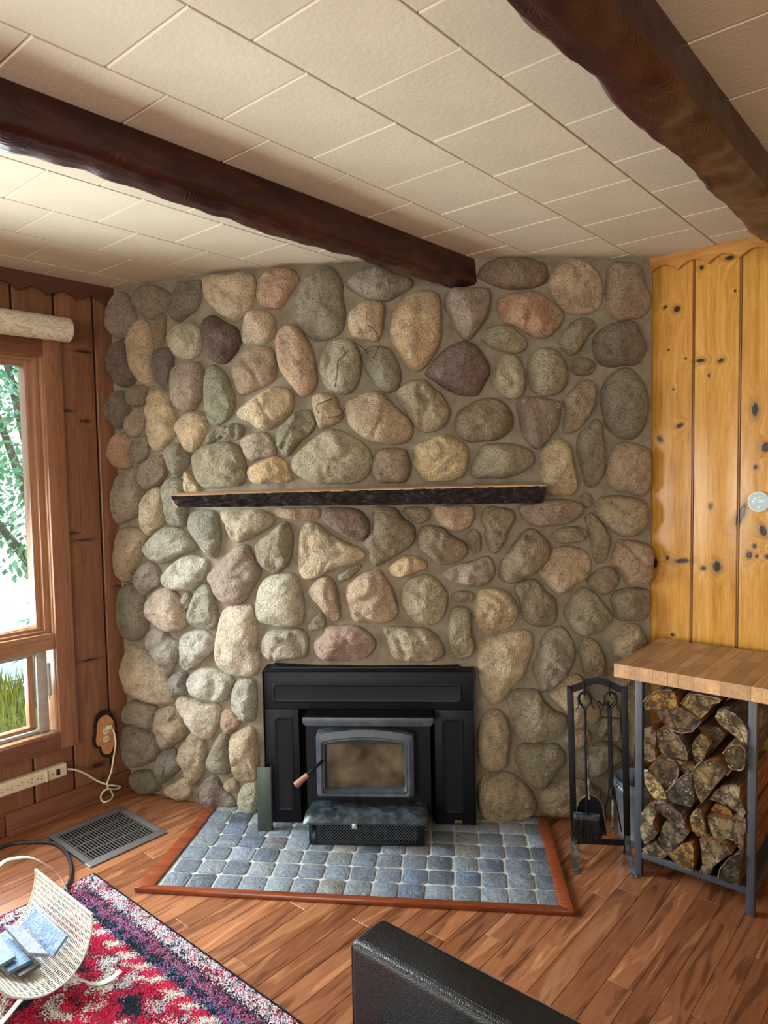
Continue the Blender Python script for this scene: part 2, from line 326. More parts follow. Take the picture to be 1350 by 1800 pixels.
def spline(P, n=8, closed=True):
    """Catmull-Rom through points"""
    P = [V(p) for p in P]; m = len(P); out = []
    for i in range(m if closed else m-1):
        g = lambda k: P[k % m] if closed else P[max(0, min(m-1, k))]
        a, b, c, d = g(i-1), g(i), g(i+1), g(i+2)
        for j in range(n):
            t = j/n; out.append(0.5*((2*b)+(c-a)*t+(2*a-5*b+4*c-d)*t*t+(3*b-a-3*c+d)*t*t*t))
    if not closed: out.append(P[-1])
    return out
# ------------------------------------------------------------------ knots and boards
def kn(x, y, rx, ry, tilt=0.0):
    q = on1(x, y, 3.238); k = 0.0029
    return (q.y, q.z, rx*k, ry*k, tilt)
PK = [kn(1190, 543, 6, 6), kn(1169, 540, 3, 3, 0.4), kn(1231, 634, 8, 4), kn(1267, 634, 5, 4, 0.3), kn(1195, 748, 7, 5, 0.5), kn(1160, 772, 5, 6, -0.4),
      kn(1327, 720, 6, 13), kn(1346, 786, 8, 9), kn(1328, 821, 4, 4), kn(1249, 890, 4, 4), kn(1341, 933, 7, 10, -0.3), kn(1317, 976, 6, 6), kn(1326, 960, 4, 4),
      kn(1330, 978, 3, 3), kn(1349, 979, 5, 4), kn(1260, 996, 8, 11), kn(1236, 999, 5, 4), kn(1173, 981, 3, 5), kn(1199, 986, 13, 5, 0.9), kn(1151, 990, 6, 10),
      kn(1283, 453, 8, 4), kn(1233, 470, 4, 4), kn(1302, 905, 7, 20, 0.35), kn(1292, 511, 2, 3), kn(1175, 615, 2, 2), kn(1246, 660, 2, 4), kn(1183, 684, 2, 2), kn(1205, 630, 2, 2), kn(1182, 1116, 4, 3)]
def kl(x, y, rx, ry, tilt=0.0):
    q = on2(x, y, 3.328); return (q.x, q.z, rx*0.0032, ry*0.0026, tilt)
LK = [kl(143, 740, 3, 3), kl(152, 740, 6, 4), kl(117, 722, 12, 3, 0.6), kl(150, 949, 16, 3, 0.0), kl(130, 937, 10, 3, 0.8), kl(158, 1160, 16, 3), kl(148, 618, 16, 3), kl(172, 1345, 12, 6, 0.3), kl(70, 556, 6, 4), kl(208, 1030, 8, 2), kl(38, 550, 8, 3)]
M['pine_light'] = wood('golden_knotty_pine', '8e6022', 'b07f38', 'c4984f', 2, 0.25, 0.8, PK, 'yz', 0.14, 0.5, 0.8)
M['pine_dark'] = wood('red_brown_knotty_pine', '563624', '785038', '8a6046', 2, 0.34, 0.8, LK, 'xz', 0.12, 0.5, 0.8)
M['pine_valance'] = wood('golden_pine_trim', '8a5a20', 'a4702e', 'b48244', 1, 0.35, 0.8, (), 'yz', 0.05)
M['pine_valance_d'] = wood('dark_pine_trim', '3e241a', '543226', '62402f', 0, 0.4, 0.8, (), 'yz', 0.05)
M['window_wood'] = wood('window_frame_wood', '7e5640', '9a7052', 'ae8664', 2, 0.34, 1.6, (), 'xz', 0.06)
M['window_wood_h'] = wood('window_frame_wood_flat', '7e5640', '9a7052', 'ae8664', 0, 0.34, 1.6, (), 'xz', 0.06)
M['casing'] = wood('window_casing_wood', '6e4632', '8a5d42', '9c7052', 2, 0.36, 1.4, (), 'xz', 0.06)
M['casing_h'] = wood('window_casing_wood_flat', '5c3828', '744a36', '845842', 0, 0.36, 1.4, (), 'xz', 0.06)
# ------------------------------------------------------------------ the room shell
WB, PA = 3.33, 3.24              # face of the window wall (D2), face of the pine wall (D1)
A0, B0 = -4.0, -2.6              # the far side of the room, behind the camera
WIN = (0.05, 1.49, 0.40, 2.165)  # opening of the window in view: D1 from-to, z from-to
def struct(name, b, mats, label, **k):
    o = room(b.build(name, mats, None, **k)); o['kind'] = 'structure'; o['label'] = label; return o
b = B().box((A0-0.12, B0-0.12, -0.12), (PA+0.10, WB+0.12, -0.014)); floor = struct('floor', b, M['joint'], 'reddish brown plank floor running through the room')
b = B().box((A0-0.12, B0-0.12, H+0.016), (PA+0.10, WB+0.12, H+0.10)); ceiling = struct('ceiling', b, M['tile_gap'], 'cream tiled ceiling crossed by two dark beams')
def wall_with_hole(lo, hi, hole, axis):
    """box wall with one rectangular opening; hole = (u0,u1,z0,z1), axis 0: u is D1, axis 1: u is D2"""
    b = B(); u0, u1, z0, z1 = hole
    def bx(ua, ub, za, zb):
        l, h = list(lo), list(hi); l[axis], h[axis], l[2], h[2] = ua, ub, za, zb; b.box(l, h)
    bx(lo[axis], u0, lo[2], hi[2]); bx(u1, hi[axis], lo[2], hi[2]); bx(u0, u1, lo[2], z0); bx(u0, u1, z1, hi[2]); return b
W2 = (-3.5, -1.1, 0.6, 2.1)
b = B()
for ua, ub, za, zb in ((A0-0.12, W2[0], 0, H), (W2[1], WIN[0], 0, H), (WIN[1], PA+0.1, 0, H), (W2[0], W2[1], 0, W2[2]), (W2[0], W2[1], W2[3], H), (WIN[0], WIN[1], 0, WIN[2]), (WIN[0], WIN[1], WIN[3], H)):
    b.box((ua, WB+0.02, za-0.02*(za == 0)), (ub, WB+0.12, zb+0.05*(zb == H)))
wall_left = struct('wall_left', b, M['joint'], 'red-brown knotty pine board wall around the window')
b = B().box((PA+0.02, B0-0.12, -0.02), (PA+0.12, WB+0.02, H+0.05)); wall_right = struct('wall_right', b, M['joint'], 'golden knotty pine board wall right of the fireplace')
M['rear_wall'] = plain('rear_wall_boards', 'a87848', 0.6)
b = wall_with_hole((A0-0.12, B0-0.12, -0.02), (A0, WB+0.02, H+0.05), (-2.3, 1.1, 0.65, 2.25), 1); struct('wall_rear', b, M['rear_wall'], 'board wall behind the viewer with a wide window')
b = wall_with_hole((A0, B0-0.12, -0.02), (PA+0.02, B0, H+0.05), (-3.3, 0.1, 0.65, 2.25), 0); struct('wall_front', b, M['rear_wall'], 'board wall across the room with an opening added for fill light')
# boards of the pine wall, one by one
def board(name, parent, mat_, lo, hi, bev=0.005, seg=2):
    return B().box(lo, hi).build(name, mat_, parent, bevel=bev, seg=seg)
x = 1.182
for i in range(14):
    x0 = x-0.187
    board('pine_board', wall_right, M['pine_light'], (PA, x0+0.004, 0.0), (PA+0.019, x-0.004, H), 0.006, 3); x = x0
board('pine_board', wall_right, M['pine_light'], (PA, 1.186, 0.0), (PA+0.019, 1.38, H), 0.006)
for k in range(14):        # the thin bead in each joint
    B().tube([(PA+0.0045, 0.995+0.187-0.187*k, 0), (PA+0.0045, 0.995+0.187-0.187*k, H)], 0.0028, 8).build('joint_bead', M['pine_dark'], wall_right)
# boards of the window wall
xs = [1.94, 1.747]+[1.558-0.189*k for k in range(29)]
for i in range(len(xs)-1):
    hi_, lo_ = xs[i], xs[i+1]
    spans = [(0.0, H)]
    if lo_ < 1.5 and hi_ > WIN[0]: spans = [(0.0, WIN[2]-0.06), (WIN[3]+0.06, H)]
    if lo_ < W2[1] and hi_ > W2[0]: spans = [(0.0, W2[2]-0.02), (W2[3]+0.02, H)]
    for z0, z1 in spans: board('pine_board', wall_left, M['pine_dark'], (lo_+0.004, WB, z0), (hi_-0.004, WB+0.019, z1), 0.007, 3)
# scalloped valances under the ceiling
def valance(name, along, fixed, u0, u1, per, ph, zl, amp, mat_, label):
    n = int((u1-u0)/0.006); pts = []
    for i in range(n+1):
        u = u0+(u1-u0)*i/n; t = ((u-ph)/per) % 1.0
        pts.append((u, zl+amp*(math.sin(PI*t)**0.8)))
    pts += [(u1, H+0.004), (u0, H+0.004)]
    f = (lambda u, z: (fixed, u, z)) if along == 1 else (lambda u, z: (u, fixed, z))
    b = B().prism([f(u, z) for u, z in pts], (0.018, 0, 0) if along == 1 else (0, 0.018, 0))
    return struct(name, b, mat_, label, smooth=30)
valance('trim_1', 1, PA-0.022, B0, 1.215, 0.124, 1.182, 2.458, 0.032, M['pine_valance'], 'golden scalloped valance board under the ceiling above the pine wall')
valance('trim_2', 0, WB-0.022, A0, 1.86, 0.135, 1.80, 2.440, 0.030, M['pine_valance_d'], 'dark scalloped valance board under the ceiling above the window wall')
# baseboard with shoe moulding
b = B().box((1.232, WB-0.018, 0.0), (1.86, WB, 0.104)).box((1.24, WB-0.034, 0.0), (1.86, WB-0.018, 0.024))
struct('baseboard_left', b, M['casing_h'], 'red-brown baseboard under the window wall ending left of the vent', bevel=0.004)
b = B().box((A0, WB-0.012, 0.0), (1.228, WB, 0.09)); struct('baseboard_rear', b, M['casing_h'], 'low baseboard along the rest of the window wall', bevel=0.003)
b = B().box((PA-0.016, B0, 0.0), (PA, 1.2, 0.10)); struct('baseboard_right', b, M['pine_valance'], 'golden baseboard at the foot of the pine wall', bevel=0.003)
# ceiling tiles: one mesh, one object per tile
S = 0.3187
tm = bpy.data.meshes.new('ceiling_tile')
g1, g2 = 0.0003, 0.0022
bm = bmesh.new()
top = [bm.verts.new((sx*(S/2-g1), sy*(S/2-g2), 0.016)) for sx, sy in ((-1, -1), (1, -1), (1, 1), (-1, 1))]
mid = [bm.verts.new((sx*(S/2-g1), sy*(S/2-g2), 0.0034)) for sx, sy in ((-1, -1), (1, -1), (1, 1), (-1, 1))]
bot = [bm.verts.new((sx*(S/2-g1-0.0046), sy*(S/2-g2-0.0012), 0.0)) for sx, sy in ((-1, -1), (1, -1), (1, 1), (-1, 1))]
for i in range(4):
    j = (i+1) % 4; bm.faces.new((top[i], top[j], mid[j], mid[i])); bm.faces.new((mid[i], mid[j], bot[j], bot[i]))
bm.faces.new(bot); bm.faces.new(top[::-1]); bmesh.ops.recalc_face_normals(bm, faces=bm.faces); bm.to_mesh(tm); bm.free(); tm.materials.append(M['ceil'])
for r in range(-2, 8):
    bc = 0.90+S*(r+0.5)                       # rows between the long dark joints
    ph = 1.336 if r % 2 == 0 else 1.179
    for k in range(-6, 7):
        ac = ph+S*(k+0.5)
        if ac-S/2 > PA or ac < -0.75: continue
        o = link('ceiling_tile', tm, ceiling); o.location = (ac, bc, H+random.uniform(-0.0006, 0.0006)); o.rotation_euler = (random.uniform(-.0012, .0012), random.uniform(-.0012, .0012), 0)
b = B().box((A0, B0, H+0.002), (-0.90, WB, H+0.016)).box((-0.90, B0, H+0.002), (PA, 0.2626, H+0.016))
tag(b.build('plain_ceiling', M['ceil'], ceiling), kind=None)
# hewn beams
def beam(name, sec, a0, a1, seed, label, amp=0.008):
    n = 260; sec = [V((0, p[0], p[1])) for p in sec]; sec = [sec[i].lerp(sec[i+1], t) for i in range(len(sec)-1) for t in (0, 0.25, 0.5, 0.75)]+[sec[-1]]; m = len(sec); b = B(); vs = []; fs = []
    cy = sum(p.y for p in sec)/m
    for i in range(n+1):
        aa = a0+(a1-a0)*i/n
        for p in sec:
            q = V((aa, p.y, p.z)); wgt = min(1, (H-p.z)/0.03)
            d = noise.noise(V((aa*4.5+seed, p.y*5, p.z*9)))*amp*1.9+noise.noise(V((aa*15+seed, p.y*16, p.z*22)))*amp*1.0
            nrm = V((0, p.y-cy, p.z-H)).normalized(); q = q+nrm*d*wgt; vs.append(q)
    for i in range(n):
        for k in range(m-1): fs.append((i*m+k, i*m+k+1, (i+1)*m+k+1, (i+1)*m+k))
    fs += [tuple(range(m)), tuple(n*m+k for k in reversed(range(m)))]
    b.add(vs, fs); o = room(b.build(name, M['beam'], None, smooth=48)); return tag(o, label, 'beam', 'hewn ceiling beams')
beam('ceiling_beam', [(1.748, 2.536), (1.744, 2.49), (1.744, 2.435), (1.752, 2.422), (1.785, 2.408), (1.82, 2.404), (1.85, 2.424), (1.866, 2.45), (1.88, 2.49), (1.884, 2.536)], A0, 2.70, 3.3, 'dark hewn wooden ceiling beam running into the stone chimney')
beam('ceiling_beam', [(0.527, 2.536), (0.523, 2.48), (0.526, 2.428), (0.545, 2.416), (0.60, 2.412), (0.645, 2.416), (0.668, 2.44), (0.676, 2.49), (0.678, 2.536)], A0, PA-0.002, 8.1, 'dark hewn wooden ceiling beam running to the pine wall at upper right')
# floor planks along D1, each its own object
PW = 0.0835; rows = range(int((0.2)/PW), 40)
bb = 1.884-PW*20
for r in range(0, 38):
    y0 = bb+PW*r
    if y0 > WB: break
    rs = random.Random(r*17+3); a_ = -0.4-rs.uniform(0, 0.9)
    vis0 = 0.35 if y0 > 2.0 else 0.75
    while a_ < PA:
        L = rs.uniform(0.55, 1.25); a1 = a_+L
        if a1 > 0.3:
            lo_, hi_ = max(a_, 0.1), min(a1, PA)
            if hi_-lo_ > 0.02: B().box((lo_+0.0006, y0+0.0006, -0.014), (hi_-0.0006, y0+PW-0.0006, 0.0)).build('floor_plank', M['floor'], floor, bevel=0.0009, seg=1)
        a_ = a1
b = B().box((A0, B0, -0.014), (0.0996, WB, 0.0)).box((0.0996, B0, -0.014), (PA, bb-0.0004, 0.0)); b.build('plain_floor', M['floor'], floor)
# ------------------------------------------------------------------ window in view
win = thing('window_1', None, None); room(win); win['kind'] = 'structure'; win['label'] = 'wood-framed window on the left with a fixed pane above a screened awning sash'
d0, d1, z0, z1 = WIN
def wp(name, lo, hi, m='window_wood', bev=0.003): return B().box(lo, hi).build(name, M[m], win, bevel=bev)
wp('casing', (d1, WB-0.020, z0-0.078), (d1+0.085, WB, z1+0.075), 'casing')
wp('casing', (d0-0.085, WB-0.020, z0-0.078), (d0, WB, z1+0.075), 'casing')
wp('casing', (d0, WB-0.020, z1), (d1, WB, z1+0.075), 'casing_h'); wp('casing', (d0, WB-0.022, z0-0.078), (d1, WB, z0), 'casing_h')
JB = WB+0.115
for nm, lo, hi, m in (('jamb', (d1-0.004, WB, z0), (d1+0.016, JB, z1), 'window_wood'), ('jamb', (d0-0.016, WB, z0), (d0+0.004, JB, z1), 'window_wood'), ('jamb', (d0, WB, z1-0.004), (d1, JB, z1+0.016), 'window_wood_h'), ('sill', (d0, WB-0.012, z0-0.016), (d1, JB, z0+0.010), 'window_wood_h')): wp(nm, lo, hi, m)
zr0, zr1 = 0.80, 0.878
wp('middle_rail', (d0, WB-0.004, zr0), (d1, JB, zr1), 'window_wood_h')
GY = WB+0.075; gx1 = on2(38, 660, GY).x; gz1 = on2(20, 642, GY).z; gz0 = on2(30, 1107, GY).z
# stepped wooden frame of the fixed pane
e = d1-0.004; steps = [(WB+0.022, e-0.028), (WB+0.045, e-0.056), (WB+0.062, gx1)]
zt = z1-0.004; tops = [(WB+0.022, zt-0.018), (WB+0.045, zt-0.036), (WB+0.062, gz1)]; bots = [(WB+0.022, zr1+0.012), (WB+0.045, zr1+0.026), (WB+0.062, gz0)]
for (y, xx), (_, zz), (_, zb) in zip(steps, tops, bots):
    wp('frame_step', (xx, y, zr1), (e, JB-0.002, zt), 'window_wood'); wp('frame_step', (d0, y, zr1), (d0+(d1-xx), JB-0.002, zt), 'window_wood')
    wp('frame_step', (d0, y, zz), (xx, JB-0.002, zt), 'window_wood_h'); wp('frame_step', (d0, y, zr1), (xx, JB-0.002, zb), 'window_wood_h')
B().box((d0+0.05, GY, gz0-0.01), (gx1+0.01, GY+0.004, gz1+0.01)).build('pane', M['glass'], win)
# awning sash with a screen frame
lx = on2(62, 1220, WB+0.055).x; lz0 = on2(40, 1288, WB+0.055).z; lz1 = on2(40, 1155, WB+0.055).z
fx = lx+0.05
for lo, hi in (((lx, WB+0.030, z0+0.010), (fx, WB+0.05, zr0)), ((d0+0.03, WB+0.030, z0+0.010), (d0+0.08, WB+0.05, zr0)), ((d0+0.03, WB+0.030, z0+0.010), (lx, WB+0.05, lz0)), ((d0+0.03, WB+0.030, lz1), (lx, WB+0.05, zr0))):
    wp('screen_frame', lo, hi, 'grey_frame', 0.004)
for lo, hi in (((lx-0.03, WB+0.06, z0+0.010), (lx, WB+0.10, zr0)), ((d0+0.03, WB+0.06, z0+0.010), (d0+0.10, WB+0.10, zr0)), ((d0+0.03, WB+0.06, z0+0.010), (lx, WB+0.10, lz0+0.012)), ((d0+0.03, WB+0.06, lz1-0.012), (lx, WB+0.10, zr0))):
    wp('sash', lo, hi, 'window_wood', 0.003)
B().box((d0+0.08, WB+0.078, lz0), (lx-0.02, WB+0.082, lz1)).build('pane', M['glass'], win)
p0, p1 = on2(84, 1165, WB+0.02), on2(84, 1222, WB+0.02)
B().box((p0.x-0.006, WB+0.005, p1.z), (p0.x+0.006, WB+0.018, p0.z)).tube([(p1.x, WB+0.010, p1.z+0.004), (p1.x-0.004, WB-0.008, p1.z-0.012), (p1.x-0.012, WB-0.016, p1.z-0.006)], 0.004).build('sash_lock', M['grey_frame'], win, bevel=0.002)
# the other windows, behind the viewer; the last is added for its fill light
def simple_window(name, u0, u1, za, zb, fixed, axis, label):
    o = thing(name, None, None); room(o); o['kind'] = 'structure'; o['label'] = label
    def bx(ua, ub, z_a, z_b, t0, t1, m):
        l, h = [0, 0, z_a], [0, 0, z_b]; l[axis], h[axis] = ua, ub; l[1-axis], h[1-axis] = fixed+t0, fixed+t1
        return B().box(l, h).build('pane' if m == 'glass' else 'window_frame', M[m], o, bevel=0 if m == 'glass' else 0.003)
    for ua, ub, z_a, z_b in ((u0, u0+0.06, za, zb), (u1-0.06, u1, za, zb), (u0+0.06, u1-0.06, za, za+0.06), (u0+0.06, u1-0.06, zb-0.06, zb), ((u0+u1)/2-0.03, (u0+u1)/2+0.03, za+0.06, zb-0.06)): bx(ua, ub, z_a, z_b, -0.04, 0.04, 'window_wood')
    bx(u0+0.03, u1-0.03, za+0.03, zb-0.03, -0.002, 0.002, 'glass')
simple_window('window_2', W2[0], W2[1], W2[2], W2[3], WB+0.06, 0, 'wide wood-framed window further along the window wall')
simple_window('window_3', -2.3, 1.1, 0.65, 2.25, A0-0.06, 1, 'wide wood-framed window behind the viewer')
simple_window('added_fill_window', -3.3, 0.1, 0.65, 2.25, B0-0.06, 0, 'unseen window across the room added for fill light')
# roller shade above it
rs = thing('roller_shade', 'rolled beige leaf-patterned roller shade above the left window', 'shade', RM(0.8, WB-0.08, 2.282), TH)
L1 = on2(122, 585, WB-0.08).x
B().lathe([(0.050, -0.85), (0.055, -0.84), (0.055, L1-0.8-0.006), (0.050, L1-0.8)], (0, 0, 0), 40, 'x').build('roll', M['shade'], rs)
B().lathe([(0.046, L1-0.8), (0.046, L1-0.797)], (0, 0, 0), 40, 'x').build('end_cap', M['dark'], rs)
B().box((-0.8, 0.03, 0.02), (L1-0.86, 0.08, 0.035)).build('bracket', M['dark'], rs)
# ------------------------------------------------------------------ the fieldstone chimney wall
PLAN = spline([(x, y, 0) for x, y in ((-1.47, 3.645), (-1.38, 3.595), (-1.30, 3.548), (-0.99, 3.42), (-0.69, 3.308), (-0.43, 3.236), (-0.16, 3.19), (0.15, 3.176), (0.45, 3.174), (0.83, 3.185), (1.16, 3.208), (1.24, 3.214))], 14, False)
ARC = [0.0]
for i in range(1, len(PLAN)): ARC.append(ARC[-1]+(PLAN[i]-PLAN[i-1]).length)
def seg_at(val, key):
    lo, hi = 0, len(PLAN)-1
    while hi-lo > 1:
        m = (lo+hi)//2
        if key(m) <= val: lo = m
        else: hi = m
    return lo
def yw(x):
    i = seg_at(x, lambda k: PLAN[k].x); p, q = PLAN[i], PLAN[i+1]; t = (x-p.x)/(q.x-p.x); return p.y+(q.y-p.y)*t
def s_of_x(x):
    i = seg_at(x, lambda k: PLAN[k].x); p, q = PLAN[i], PLAN[i+1]; t = (x-p.x)/(q.x-p.x); return ARC[i]+(ARC[i+1]-ARC[i])*t
def cw(s, z, n=0.0):
    """point of the chimney face: s along the wall, z up, n out of the wall"""
    i = seg_at(s, lambda k: ARC[k]); p, q = PLAN[i], PLAN[i+1]; t = (s-ARC[i])/(ARC[i+1]-ARC[i])
    def nr(k):
        d = (PLAN[min(k+1, len(PLAN)-1)]-PLAN[max(k-1, 0)]).normalized(); return V((d.y, -d.x, 0))
    nv = (nr(i)*(1-t)+nr(i+1)*t).normalized(); o = p+(q-p)*t+nv*n; return V((o.x, o.y, z))
def on_wall(x, y, n=0.012):
    Y = 3.2
    for _ in range(14):
        P = onY(x, y, Y); Y = yw(P.x)-n
    return s_of_x(P.x), P.z
SX, SY, SR = -0.088, 3.13, math.radians(-3.58)         # place and turn of the stove
def stove_local(p):
    d = V((p.x-SX, p.y-SY, p.z)); c, s_ = math.cos(-SR), math.sin(-SR); return V((d.x*c-d.y*s_, d.x*s_+d.y*c, d.z))
sa, sb = s_of_x(-1.40), s_of_x(1.21); ns, nz = 210, 206; b = B(); vs = []
for j in range(nz+1):
    for i in range(ns+1):
        s = sa+(sb-sa)*i/ns; z = -0.01+(H+0.012)*j/nz
        n = noise.noise(V((s*7, z*7, 2.0)))*0.007+noise.noise(V((s*26, z*26, 5.0)))*0.003
        vs.append(cw(s, z, n))
fs = []
for j in range(nz):
    for i in range(ns):
        q = (j*(ns+1)+i, j*(ns+1)+i+1, (j+1)*(ns+1)+i+1, (j+1)*(ns+1)+i)
        m = stove_local((vs[q[0]]+vs[q[2]])*0.5)
        if -0.30 < m.x < 0.29 and m.z < 0.58: continue
        fs.append(q)
b.add(vs, fs); wall_back = b.build('wall_back', M['mortar'], None, fix=False, smooth=60)
tag(wall_back, 'mortared chimney wall of rounded fieldstones across the corner', kind='structure')
